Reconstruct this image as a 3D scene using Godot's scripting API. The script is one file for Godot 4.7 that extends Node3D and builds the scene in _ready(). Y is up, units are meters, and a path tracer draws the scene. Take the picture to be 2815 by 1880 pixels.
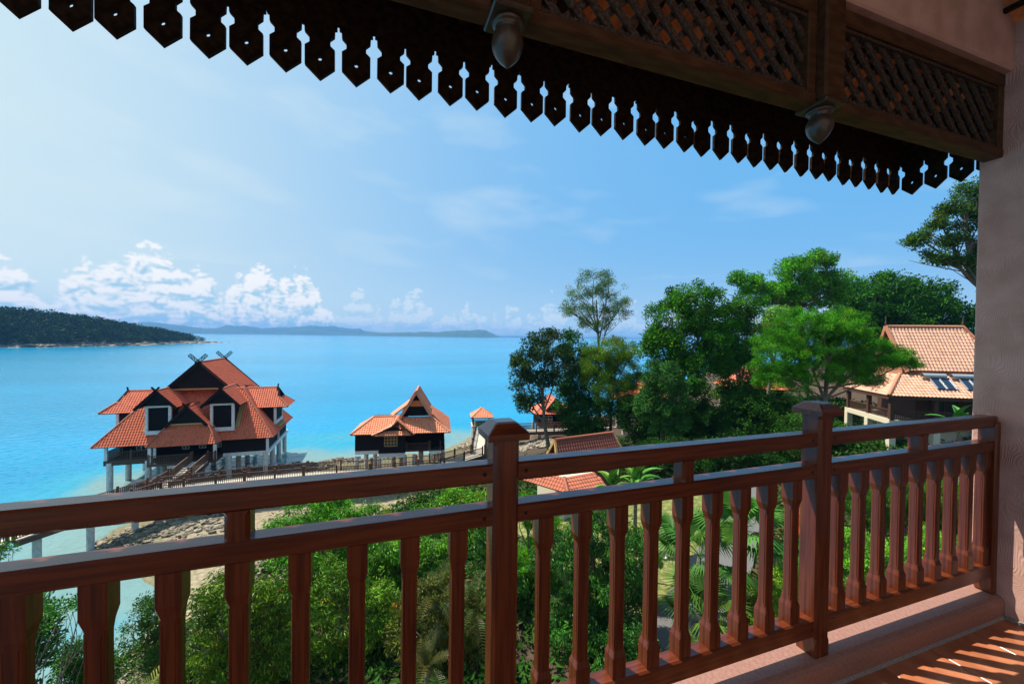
extends Node3D
# A balcony above a tropical bay: railing, lattice frieze and tiled eave in front; chalets on stilts, walkways, wooded point and islands beyond.
const EYE := Vector3(0, 19, 0)   # the balcony eye point; the sea lies at y = 0
const K := 0.9                   # balcony drawings are in units of 0.9 m
var M := {}
var names := {}
var rng := RandomNumberGenerator.new()
var bump3 := FastNoiseLite.new()

# ---------------------------------------------------------------- naming and objects
func put(o: Node3D, called: String, parent: Node) -> void:
	var key := "%d/%s" % [parent.get_instance_id(), called]
	var n: int = names.get(key, 0)
	names[key] = n + 1
	o.name = called if n == 0 else "%s_%03d" % [called, n]
	parent.add_child(o, true)

func tag(o: Node, label: String, category := "", group := "", kind := "") -> void:
	if label: o.set_meta("label", label)
	if category: o.set_meta("category", category)
	if group: o.set_meta("group", group)
	if kind: o.set_meta("kind", kind)

func thing(called: String, label: String, category: String, at := Vector3.ZERO, turn := 0.0, group := "") -> Node3D:
	var o := Node3D.new()
	put(o, called, self)
	o.position = at
	o.rotation.y = turn
	tag(o, label, category, group)
	return o

func place(called: String, mesh: Mesh, mat: Material, parent: Node, xf := Transform3D(), kind := "") -> MeshInstance3D:
	var o := MeshInstance3D.new()
	o.mesh = mesh
	if mat: o.material_override = mat
	o.transform = xf
	put(o, called, parent)
	if kind: o.set_meta("kind", kind)
	return o

func obj(called: String, st: SurfaceTool, mat: Material, parent: Node, off := Vector3.ZERO, kind := "") -> MeshInstance3D:
	st.generate_normals()
	return place(called, st.commit(), mat, parent, Transform3D(Basis(), -off), kind)

func mb(smooth := false) -> SurfaceTool:
	var st := SurfaceTool.new()
	st.begin(Mesh.PRIMITIVE_TRIANGLES)
	st.set_smooth_group(0 if smooth else -1)
	st.set_color(Color.WHITE)
	return st

# ---------------------------------------------------------------- shapes
func tri(st: SurfaceTool, a: Vector3, b: Vector3, c: Vector3) -> void:
	st.add_vertex(a); st.add_vertex(b); st.add_vertex(c)

func quad(st: SurfaceTool, a: Vector3, b: Vector3, c: Vector3, d: Vector3) -> void:
	tri(st, a, b, c); tri(st, a, c, d)

func hexa(st: SurfaceTool, p: Array) -> void:   # eight corners: bottom 0-3, top 4-7
	quad(st, p[0], p[1], p[2], p[3]); quad(st, p[7], p[6], p[5], p[4])
	quad(st, p[0], p[4], p[5], p[1]); quad(st, p[1], p[5], p[6], p[2]); quad(st, p[2], p[6], p[7], p[3]); quad(st, p[3], p[7], p[4], p[0])

func box(st: SurfaceTool, lo: Vector3, hi: Vector3) -> void:
	hexa(st, [Vector3(lo.x, lo.y, lo.z), Vector3(hi.x, lo.y, lo.z), Vector3(hi.x, lo.y, hi.z), Vector3(lo.x, lo.y, hi.z), Vector3(lo.x, hi.y, lo.z), Vector3(hi.x, hi.y, lo.z), Vector3(hi.x, hi.y, hi.z), Vector3(lo.x, hi.y, hi.z)])

func bbox(st: SurfaceTool, lo: Vector3, hi: Vector3, b: float) -> void:   # box with chamfered edges
	var mesh_pts := {}
	var c := (lo + hi) * 0.5
	var h := (hi - lo) * 0.5
	for ax in 3:
		for s in [-1.0, 1.0]:
			var u := (ax + 1) % 3
			var v := (ax + 2) % 3
			var q := []
			for k in [[-1, -1], [1, -1], [1, 1], [-1, 1]]:
				var p := Vector3.ZERO
				p[ax] = s * h[ax]; p[u] = k[0] * (h[u] - b); p[v] = k[1] * (h[v] - b)
				q.append(c + p)
			if s > 0: q.reverse()
			quad(st, q[0], q[1], q[2], q[3])
	for ax in 3:   # edge strips along each axis
		var u := (ax + 1) % 3
		var v := (ax + 2) % 3
		for k in [[-1, -1], [1, -1], [1, 1], [-1, 1]]:
			var q := []
			for e in [[-1, 0], [1, 0], [1, 1], [-1, 1]]:
				var p := Vector3.ZERO
				p[ax] = e[0] * (h[ax] - b)
				p[u] = k[0] * (h[u] - (b if e[1] == 0 else 0.0)); p[v] = k[1] * (h[v] - (0.0 if e[1] == 0 else b))
				q.append(c + p)
			if k[0] * k[1] < 0: q.reverse()
			quad(st, q[0], q[1], q[2], q[3])
	for sx in [-1, 1]:
		for sy in [-1, 1]:
			for sz in [-1, 1]:
				var q := [c + Vector3(sx * h.x, sy * (h.y - b), sz * (h.z - b)), c + Vector3(sx * (h.x - b), sy * h.y, sz * (h.z - b)), c + Vector3(sx * (h.x - b), sy * (h.y - b), sz * h.z)]
				if sx * sy * sz > 0: q.reverse()
				tri(st, q[0], q[1], q[2])

func bar(st: SurfaceTool, p: Vector3, q: Vector3, w: float, h: float, up := Vector3.UP) -> void:   # rectangular bar from p to q
	var d := (q - p).normalized()
	var s := d.cross(up).normalized() * w * 0.5
	var t := s.cross(d).normalized() * h * 0.5
	hexa(st, [p - s - t, q - s - t, q + s - t, p + s - t, p - s + t, q - s + t, q + s + t, p + s + t])

func tube(st: SurfaceTool, pts: Array, r0: float, r1: float, sides := 7) -> void:
	var rings := []
	var ref := Vector3(0.31, 0.1, 0.95).normalized()
	for i in pts.size():
		var d: Vector3 = (pts[mini(i + 1, pts.size() - 1)] - pts[maxi(i - 1, 0)]).normalized()
		var a := d.cross(ref).normalized()
		var b := d.cross(a)
		var r := lerpf(r0, r1, float(i) / (pts.size() - 1))
		var ring := []
		for k in sides:
			var t := TAU * k / sides
			ring.append(pts[i] + (a * cos(t) + b * sin(t)) * r)
		rings.append(ring)
	for i in pts.size() - 1:
		for k in sides:
			var n := (k + 1) % sides
			quad(st, rings[i][k], rings[i][n], rings[i + 1][n], rings[i + 1][k])

func lathe(st: SurfaceTool, prof: Array, at: Vector3, sides := 20) -> void:   # prof: [radius, y]
	for i in prof.size() - 1:
		for k in sides:
			var a := TAU * k / sides
			var b := TAU * (k + 1) / sides
			var r0: float = prof[i][0]
			var r1: float = prof[i + 1][0]
			var y0: float = prof[i][1]
			var y1: float = prof[i + 1][1]
			quad(st, at + Vector3(r0 * cos(a), y0, r0 * sin(a)), at + Vector3(r1 * cos(a), y1, r1 * sin(a)), at + Vector3(r1 * cos(b), y1, r1 * sin(b)), at + Vector3(r0 * cos(b), y0, r0 * sin(b)))

func loft(st: SurfaceTool, at: Vector3, levels: Array) -> void:   # levels: [y, half width x, half width z, chamfer]
	var rings := []
	for l in levels:
		var x: float = l[1]
		var z: float = l[2]
		var c: float = l[3]
		var ring := []
		for p in [[x - c, z], [x, z - c], [x, -z + c], [x - c, -z], [-x + c, -z], [-x, -z + c], [-x, z - c], [-x + c, z]]:
			ring.append(at + Vector3(p[0], l[0], p[1]))
		rings.append(ring)
	for i in rings.size() - 1:
		for k in 8:
			var n := (k + 1) % 8
			quad(st, rings[i][k], rings[i + 1][k], rings[i + 1][n], rings[i][n])
	for k in range(1, 7):
		tri(st, rings[0][0], rings[0][k], rings[0][k + 1])
		tri(st, rings[-1][0], rings[-1][k + 1], rings[-1][k])

func prism(st: SurfaceTool, poly: PackedVector2Array, xf: Transform3D, depth: float) -> void:   # polygon in xy, thick along z
	var idx := Geometry2D.triangulate_polygon(poly)
	for i in range(0, idx.size(), 3):
		var a := poly[idx[i]]; var b := poly[idx[i + 1]]; var c := poly[idx[i + 2]]
		tri(st, xf * Vector3(a.x, a.y, 0), xf * Vector3(b.x, b.y, 0), xf * Vector3(c.x, c.y, 0))
		tri(st, xf * Vector3(c.x, c.y, depth), xf * Vector3(b.x, b.y, depth), xf * Vector3(a.x, a.y, depth))
	for i in poly.size():
		var p := poly[i]; var q := poly[(i + 1) % poly.size()]
		quad(st, xf * Vector3(p.x, p.y, 0), xf * Vector3(p.x, p.y, depth), xf * Vector3(q.x, q.y, depth), xf * Vector3(q.x, q.y, 0))

# ---------------------------------------------------------------- tiled roofs
func tile_rows(st: SurfaceTool, o: Vector3, u: Vector3, v: Vector3, poly: PackedVector2Array, w: float, l: float, tone := 0.22) -> void:
	var n := u.cross(v).normalized()
	if n.y < 0: n = -n
	var top := -1e9
	var low := 1e9
	for p in poly:
		top = maxf(top, p.y); low = minf(low, p.y)
	var shape := [[0.0, 0.012], [0.18, 0.05], [0.36, 0.07], [0.55, 0.05], [0.74, 0.012], [1.0, 0.012]]
	var row := 0
	var y := low
	while y < top - l * 0.25:
		var mid := minf(y + l * 0.5, top - 0.01)
		var x0 := 1e9
		var x1 := -1e9
		for i in poly.size():
			var p := poly[i]; var q := poly[(i + 1) % poly.size()]
			if (p.y - mid) * (q.y - mid) <= 0 and absf(p.y - q.y) > 1e-6:
				var x := lerpf(p.x, q.x, (mid - p.y) / (q.y - p.y))
				x0 = minf(x0, x); x1 = maxf(x1, x)
		var count := int(ceil((x1 - x0) / w - 0.2))
		var start := floorf(x0 / w + 0.2) * w
		for k in count + 1:
			var bx := start + k * w
			if bx + w * 0.5 < x0 or bx + w * 0.5 > x1: continue
			var t := 1.0 + rng.randf_range(-tone, tone)
			st.set_color(Color(t, t * rng.randf_range(0.94, 1.06), t * rng.randf_range(0.9, 1.1)))
			var yl := minf(y + l, top)
			for s in shape.size() - 1:
				var a: Array = shape[s]
				var b: Array = shape[s + 1]
				var f := w / 0.25
				var pa: Vector3 = o + u * (bx + a[0] * w) + v * y + n * (a[1] * f + 0.035)
				var pb: Vector3 = o + u * (bx + b[0] * w) + v * y + n * (b[1] * f + 0.035)
				var qa: Vector3 = o + u * (bx + a[0] * w) + v * yl + n * a[1] * f
				var qb: Vector3 = o + u * (bx + b[0] * w) + v * yl + n * b[1] * f
				quad(st, pa, pb, qb, qa)
				quad(st, pa - n * (a[1] * f + 0.034), pb - n * (b[1] * f + 0.034), pb, pa)
		y += l
		row += 1

func roof_face(parent: Node3D, called: String, pts: Array, tile: Material, under: Material, w := 0.28, l := 0.36) -> void:   # pts: eave left, eave right, then the upper corners
	var o: Vector3 = pts[0]
	var u: Vector3 = (pts[1] - pts[0]).normalized()
	var n: Vector3 = u.cross(pts[2] - pts[1]).normalized()
	if n.y < 0: n = -n
	var v := n.cross(u)
	if v.y < 0: v = -v
	var poly := PackedVector2Array()
	for p in pts:
		poly.append(Vector2((p - o).dot(u), (p - o).dot(v)))
	var st := mb()
	prism(st, poly, Transform3D(Basis(u, v, n), o - n * 0.12), 0.12)
	var slab := obj(called, st, under, parent)
	var tl := mb()
	tile_rows(tl, o, u, v, poly, w, l)
	obj("roof_tiles", tl, tile, slab, Vector3.ZERO, "stuff")

func ridge(parent: Node3D, a: Vector3, b: Vector3, mat: Material, r := 0.13) -> void:
	var st := mb(true)
	tube(st, [a, b], r, r, 8)
	obj("ridge_cap", st, mat, parent)

func hip_roof(parent: Node3D, x0: float, x1: float, z0: float, z1: float, y0: float, rx0: float, rx1: float, rz0: float, rz1: float, y1: float, tile: Material, under: Material, cap: Material, w := 0.28, l := 0.36) -> void:   # eave rectangle x0..x1, z0 front, z1 back; top rectangle rx0..rx1, rz0..rz1
	var A := Vector3(x0, y0, z0); var B := Vector3(x1, y0, z0); var C := Vector3(x1, y0, z1); var D := Vector3(x0, y0, z1)
	var a := Vector3(rx0, y1, rz0); var b := Vector3(rx1, y1, rz0); var c := Vector3(rx1, y1, rz1); var d := Vector3(rx0, y1, rz1)
	for f in [[A, B, b, a], [B, C, c, b], [C, D, d, c], [D, A, a, d]]:
		var p: Array = f
		if p[2].distance_to(p[3]) < 0.02: p = [f[0], f[1], f[2]]
		roof_face(parent, "roof_slope", p, tile, under, w, l)
	for e in [[A, a], [B, b], [C, c], [D, d]]: ridge(parent, e[0], e[1], cap)
	if a.distance_to(b) > 0.05: ridge(parent, a, b, cap)

func gable_roof(parent: Node3D, cx: float, half: float, y0: float, y1: float, z0: float, z1: float, tile: Material, under: Material, cap: Material, barge: Material, w := 0.28, l := 0.36) -> void:   # ridge along z, from z0 (front) to z1
	roof_face(parent, "roof_slope", [Vector3(cx - half, y0, z1), Vector3(cx - half, y0, z0), Vector3(cx, y1, z0), Vector3(cx, y1, z1)], tile, under, w, l)
	roof_face(parent, "roof_slope", [Vector3(cx + half, y0, z0), Vector3(cx + half, y0, z1), Vector3(cx, y1, z1), Vector3(cx, y1, z0)], tile, under, w, l)
	ridge(parent, Vector3(cx, y1 + 0.02, z0), Vector3(cx, y1 + 0.02, z1), cap)
	for z in [z0 + 0.04, z1 - 0.04]:
		for sgn in [-1, 1]:
			var st := mb()
			bar(st, Vector3(cx + sgn * (half + 0.1), y0 - 0.14, z), Vector3(cx, y1 - 0.02, z), 0.09, 0.34, Vector3.UP)
			obj("barge_board", st, barge, parent)

func gable_wall(parent: Node3D, called: String, cx: float, half: float, y0: float, y1: float, z: float, mat: Material) -> void:
	var st := mb()
	prism(st, PackedVector2Array([Vector2(cx - half, y0), Vector2(cx + half, y0), Vector2(cx, y1)]), Transform3D(Basis(), Vector3(0, 0, z - 0.1)), 0.1)
	obj(called, st, mat, parent)

func bx(parent: Node3D, called: String, lo: Vector3, hi: Vector3, mat: Material, kind := "") -> MeshInstance3D:
	var st := mb()
	box(st, lo, hi)
	return obj(called, st, mat, parent, Vector3.ZERO, kind)

func column(parent: Node3D, at: Vector3, top: float, r: float, mat: Material) -> void:
	var st := mb(true)
	tube(st, [at, Vector3(at.x, top, at.z)], r, r, 12)
	obj("stilt", st, mat, parent)

# ---------------------------------------------------------------- materials
func mat(c: Color, rough := 0.8, vc := false) -> StandardMaterial3D:   # c is a linear base colour
	var m := StandardMaterial3D.new()
	m.albedo_color = c.linear_to_srgb()
	m.roughness = rough
	m.vertex_color_use_as_albedo = vc
	return m

func noise(freq: float, octaves := 4, sd := 1, kind := FastNoiseLite.TYPE_SIMPLEX_SMOOTH) -> FastNoiseLite:
	var n := FastNoiseLite.new()
	n.noise_type = kind
	n.frequency = freq
	n.fractal_type = FastNoiseLite.FRACTAL_FBM
	n.fractal_octaves = octaves
	n.seed = sd
	return n

func grain(a: Color, b: Color, freq: float, octaves: int, sd: int, size := 512) -> NoiseTexture2D:   # a linear colour ramp over noise
	var t := NoiseTexture2D.new()
	t.width = size; t.height = size
	t.seamless = true
	t.noise = noise(freq, octaves, sd)
	var g := Gradient.new()
	g.offsets = PackedFloat32Array([0.25, 0.5, 0.75])
	g.colors = PackedColorArray([a.linear_to_srgb(), a.lerp(b, 0.5).linear_to_srgb(), b.linear_to_srgb()])
	t.color_ramp = g
	return t

func relief(freq: float, octaves: int, sd: int, size := 512) -> NoiseTexture2D:
	var t := NoiseTexture2D.new()
	t.width = size; t.height = size
	t.seamless = true
	t.noise = noise(freq, octaves, sd)
	return t

func textured(a: Color, b: Color, freq: float, scale: Vector3, rough: float, sd: int, bumpcm := 0.0, world := false) -> StandardMaterial3D:
	var m := StandardMaterial3D.new()
	m.albedo_texture = grain(a, b, freq, 5, sd)
	m.roughness = rough
	m.uv1_triplanar = true
	m.uv1_world_triplanar = world
	m.uv1_scale = scale
	m.uv1_triplanar_sharpness = 4.0
	if bumpcm > 0:
		m.heightmap_enabled = true
		m.heightmap_texture = relief(freq * 1.5, 4, sd + 7)
		m.heightmap_scale = bumpcm
	return m

func combed() -> ImageTexture:   # plaster combed in wandering waves
	var n := noise(0.004, 2, 31)
	var n2 := noise(0.012, 2, 33)
	var im := Image.create(768, 768, false, Image.FORMAT_L8)
	for y in 768:
		for x in 768:
			var ph := x * TAU * 72.0 / 768.0 + 9.0 * sin(y * TAU * 5.0 / 768.0 + 5.0 * n.get_noise_2d(x * 0.4, y)) + 14.0 * n2.get_noise_2d(x, y * 0.5)
			var h := 0.5 + 0.33 * sin(ph) * clampf(0.75 + 1.2 * n.get_noise_2d(x + 900, y), 0.1, 1.0) + 0.12 * n2.get_noise_2d(x * 5.0, y * 5.0)
			im.set_pixel(x, y, Color(h, h, h))
	return ImageTexture.create_from_image(im)

func materials() -> void:
	M.wood = textured(Color(0.075, 0.015, 0.005), Color(0.14, 0.03, 0.009), 0.012, Vector3(0.3, 5.0, 5.0), 0.27, 3, 0.03)
	M.wood_up = textured(Color(0.075, 0.015, 0.005), Color(0.14, 0.03, 0.009), 0.012, Vector3(5.0, 0.3, 5.0), 0.27, 4, 0.03)
	for k in ["wood", "wood_up"]:
		M[k].metallic_specular = 0.4
		M[k].clearcoat_enabled = true
		M[k].clearcoat = 0.3
		M[k].clearcoat_roughness = 0.22
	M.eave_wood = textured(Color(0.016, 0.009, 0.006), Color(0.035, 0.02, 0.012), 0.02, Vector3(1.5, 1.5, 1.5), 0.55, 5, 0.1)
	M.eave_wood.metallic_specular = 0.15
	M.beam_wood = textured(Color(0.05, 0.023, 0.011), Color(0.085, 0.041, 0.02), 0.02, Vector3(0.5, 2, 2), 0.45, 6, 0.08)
	M.beam_wood.metallic_specular = 0.25
	M.lattice_wood = textured(Color(0.032, 0.018, 0.012), Color(0.085, 0.062, 0.053), 0.03, Vector3(3, 3, 3), 0.6, 8, 0.2)
	M.lattice_wood.metallic_specular = 0.25
	M.finial = textured(Color(0.04, 0.027, 0.017), Color(0.06, 0.042, 0.028), 0.02, Vector3(2, 2, 2), 0.3, 9)
	M.plaster = textured(Color(0.46, 0.26, 0.205), Color(0.58, 0.345, 0.285), 0.006, Vector3(0.8, 0.8, 0.8), 0.8, 10, 0.0)
	M.plaster.heightmap_enabled = true
	M.plaster.heightmap_texture = combed()
	M.plaster.heightmap_scale = 0.22
	M.kerb = textured(Color(0.26, 0.128, 0.095), Color(0.32, 0.163, 0.125), 0.03, Vector3(2.5, 2.5, 2.5), 0.6, 12, 0.04)
	M.bounce_block_wall = textured(Color(0.56, 0.4, 0.31), Color(0.68, 0.5, 0.39), 0.01, Vector3(0.2, 0.2, 0.2), 0.85, 51)
	M.cement = textured(Color(0.2, 0.18, 0.16), Color(0.36, 0.33, 0.3), 0.05, Vector3(3, 3, 3), 0.9, 13, 0.3)
	for i in 3:
		M["tile%d" % i] = textured(Color(0.36, 0.12, 0.055) * (0.92 + 0.08 * i), Color(0.47, 0.18, 0.09) * (0.92 + 0.08 * i), 0.01, Vector3(1.2, 1.2, 1.2), 0.3, 14 + i)
	M.clay = textured(Color(0.66, 0.19, 0.06), Color(0.82, 0.29, 0.1), 0.015, Vector3(2, 2, 2), 0.8, 18, 0.15)
	M.black_wood = textured(Color(0.012, 0.01, 0.012), Color(0.026, 0.02, 0.02), 0.02, Vector3(2.5, 0.4, 2.5), 0.6, 19, 0.3)
	M.black_wood.metallic_specular = 0.12
	M.brown_wood = textured(Color(0.055, 0.024, 0.014), Color(0.1, 0.045, 0.027), 0.02, Vector3(1, 1, 1), 0.6, 20)
	M.white_paint = textured(Color(0.62, 0.6, 0.56), Color(0.78, 0.76, 0.73), 0.012, Vector3(0.5, 0.5, 0.5), 0.65, 21)
	M.concrete = textured(Color(0.5, 0.48, 0.45), Color(0.68, 0.66, 0.62), 0.012, Vector3(0.6, 0.3, 0.6), 0.8, 22)
	M.ochre = mat(Color(0.42, 0.25, 0.08), 0.7)
	M.roof_red = mat(Color(0.62, 0.125, 0.045), 0.62, true)
	M.roof_red_cap = mat(Color(0.36, 0.1, 0.05), 0.7)
	M.roof_pink = mat(Color(0.72, 0.235, 0.11), 0.65, true)
	M.roof_pink_cap = mat(Color(0.6, 0.24, 0.14), 0.7)
	M.roof_pale = mat(Color(0.68, 0.37, 0.25), 0.75, true)
	M.roof_pale_cap = mat(Color(0.5, 0.2, 0.11), 0.75)
	M.roof_old = mat(Color(0.46, 0.13, 0.065), 0.75, true)
	M.roof_painted_shade = mat(Color(0.2, 0.05, 0.03), 0.8, true)  # shade on the hut's upper slopes, put into the tile colour
	M.deck = textured(Color(0.42, 0.36, 0.28), Color(0.6, 0.54, 0.44), 0.02, Vector3(0.6, 0.6, 0.6), 0.8, 24)
	M.rail_brown = mat(Color(0.085, 0.035, 0.02), 0.55)
	M.glass = mat(Color(0.03, 0.04, 0.05), 0.08)
	M.cream = mat(Color(0.66, 0.6, 0.45), 0.75)
	M.green_steel = mat(Color(0.03, 0.07, 0.06), 0.5)
	M.red_paint = mat(Color(0.3, 0.02, 0.015), 0.4)
	M.grey_metal = mat(Color(0.55, 0.56, 0.57), 0.35)
	M.grey_metal.metallic = 0.6
	M.solar = mat(Color(0.015, 0.03, 0.06), 0.12)
	M.rock = textured(Color(0.13, 0.105, 0.075), Color(0.42, 0.36, 0.27), 0.012, Vector3(0.5, 0.5, 0.5), 0.9, 25, 3.0, true)
	M.rock.vertex_color_use_as_albedo = true
	M.bark = textured(Color(0.09, 0.07, 0.05), Color(0.26, 0.22, 0.17), 0.02, Vector3(1.2, 0.4, 1.2), 0.9, 26, 0.8)
	M.asphalt = textured(Color(0.09, 0.09, 0.095), Color(0.16, 0.155, 0.15), 0.05, Vector3(0.6, 0.6, 0.6), 0.9, 27, 0.2)
	M.grass = textured(Color(0.10, 0.13, 0.03), Color(0.24, 0.23, 0.075), 0.012, Vector3(0.25, 0.25, 0.25), 0.95, 28, 1.0, true)
	M.earth = textured(Color(0.6, 0.6, 0.6), Color(1.0, 1.0, 1.0), 0.02, Vector3(0.2, 0.2, 0.2), 0.95, 29, 2.0, true)
	M.earth.vertex_color_use_as_albedo = true
	M.leaf = mat(Color.WHITE, 0.55, true)
	M.leaf.metallic_specular = 0.15
	M.leaf.backlight_enabled = true
	M.leaf.backlight = Color(0.5, 0.5, 0.5)
	M.leaf_gloss = mat(Color.WHITE, 0.38, true)
	M.leaf_gloss.metallic_specular = 0.3
	M.leaf_gloss.backlight_enabled = true
	M.leaf_gloss.backlight = Color(0.4, 0.4, 0.4)
	M.hill = mat(Color(0.04, 0.08, 0.035), 0.95)
	M.sea = mat(Color.WHITE, 0.16, true)
	M.sea.metallic_specular = 0.25
	M.sea.uv1_triplanar = true
	M.sea.uv1_world_triplanar = true
	M.sea.uv1_scale = Vector3(0.04, 0.04, 0.04)
	M.sea.heightmap_enabled = true
	M.sea.heightmap_texture = relief(0.012, 6, 41, 1024)
	M.sea.heightmap_scale = 13.0

# ---------------------------------------------------------------- ground
var spots := [
	[-16.6, -30.9, -0.8], [-24, -40, -1], [-30, -30, -2], [-35, -50, -1.5], [-30, -62, -0.6], [-22, -67, -0.5], [-13, -70, -0.7], [0, -72, -1], [10, -72, -1], [-60, -60, -3], [-60, -20, -3], [20, -78, -1], [35, -85, -1.2], [60, -95, -1.5], [100, -110, -2], [0, -100, -3], [-45, -75, -3], [-30, -78, -2], [-60, -95, -4], [-20, -82, -2], [-42, -36, -2.5], [-10, -88, -2.5], [5, -84, -2.5], [18, -88, -2.5], [8, -70, -0.8], [-45, -110, -4], [25, -105, -3], [-75, -40, -4], [-48, -20, -3], [-48, 5, -3], [45, -105, -3], [-38, -62, -2], [-38, -50, -2], [-5, -76, -1.6], [-15, -76, -1.5], [-60, -40, -4], [70, -105, -2.5],
	[-21, -45, 0.2], [-25, -56, -0.1], [-20, -58, 0.25], [-13, -63, 0.2], [-5, -63, 0.2], [5, -64, 0.1], [14, -66, 0.35], [19, -70, 0.4], [-14, -45, 0.55], [-5, -48, 0.5], [3, -51, 0.7], [0, -45, 0.4], [-5, -38, 0.8], [5, -40, 1.7], [10, -52, 1.1], [20, -60, 1.2], [24, -55, 2.2], [30, -60, 2.2],
	[-10, -32, 0.7], [-12, -25, 1], [-14, -20, 1], [-22, -22, -0.8], [-20, -12, 0.5], [-6, -26, 2.5], [-5, -18, 3.8], [-10, -14, 3], [0, -10, 5.3], [0, 0, 6], [-15, 0, 4], [4, -30, 3.5], [10, -30, 4.4], [8, -20, 5.2], [17, -18, 5.6], [15, -25, 5.4], [25, -22, 6.1], [20, -12, 5.6], [20, -40, 4.2], [27, -45, 4], [35, -40, 5.5], [35, -55, 4], [45, -60, 4],
	[47, -24, 8.6], [40, -15, 7.6], [60, -20, 11], [60, -40, 10], [50, -45, 8], [90, -45, 16], [70, -70, 9], [95, -80, 12], [60, 0, 12], [30, 0, 7], [130, -60, 20], [12, -13, 5.5], [30, -28, 6.4]]

func ground(x: float, z: float) -> float:
	var sum := 0.0
	var all := 0.0
	for s in spots:
		var dx: float = x - s[0]
		var dz: float = z - s[1]
		var w := 1.0 / pow(dx * dx + dz * dz + 4.0, 1.7)
		sum += w * s[2]
		all += w
	return sum / all

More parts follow.
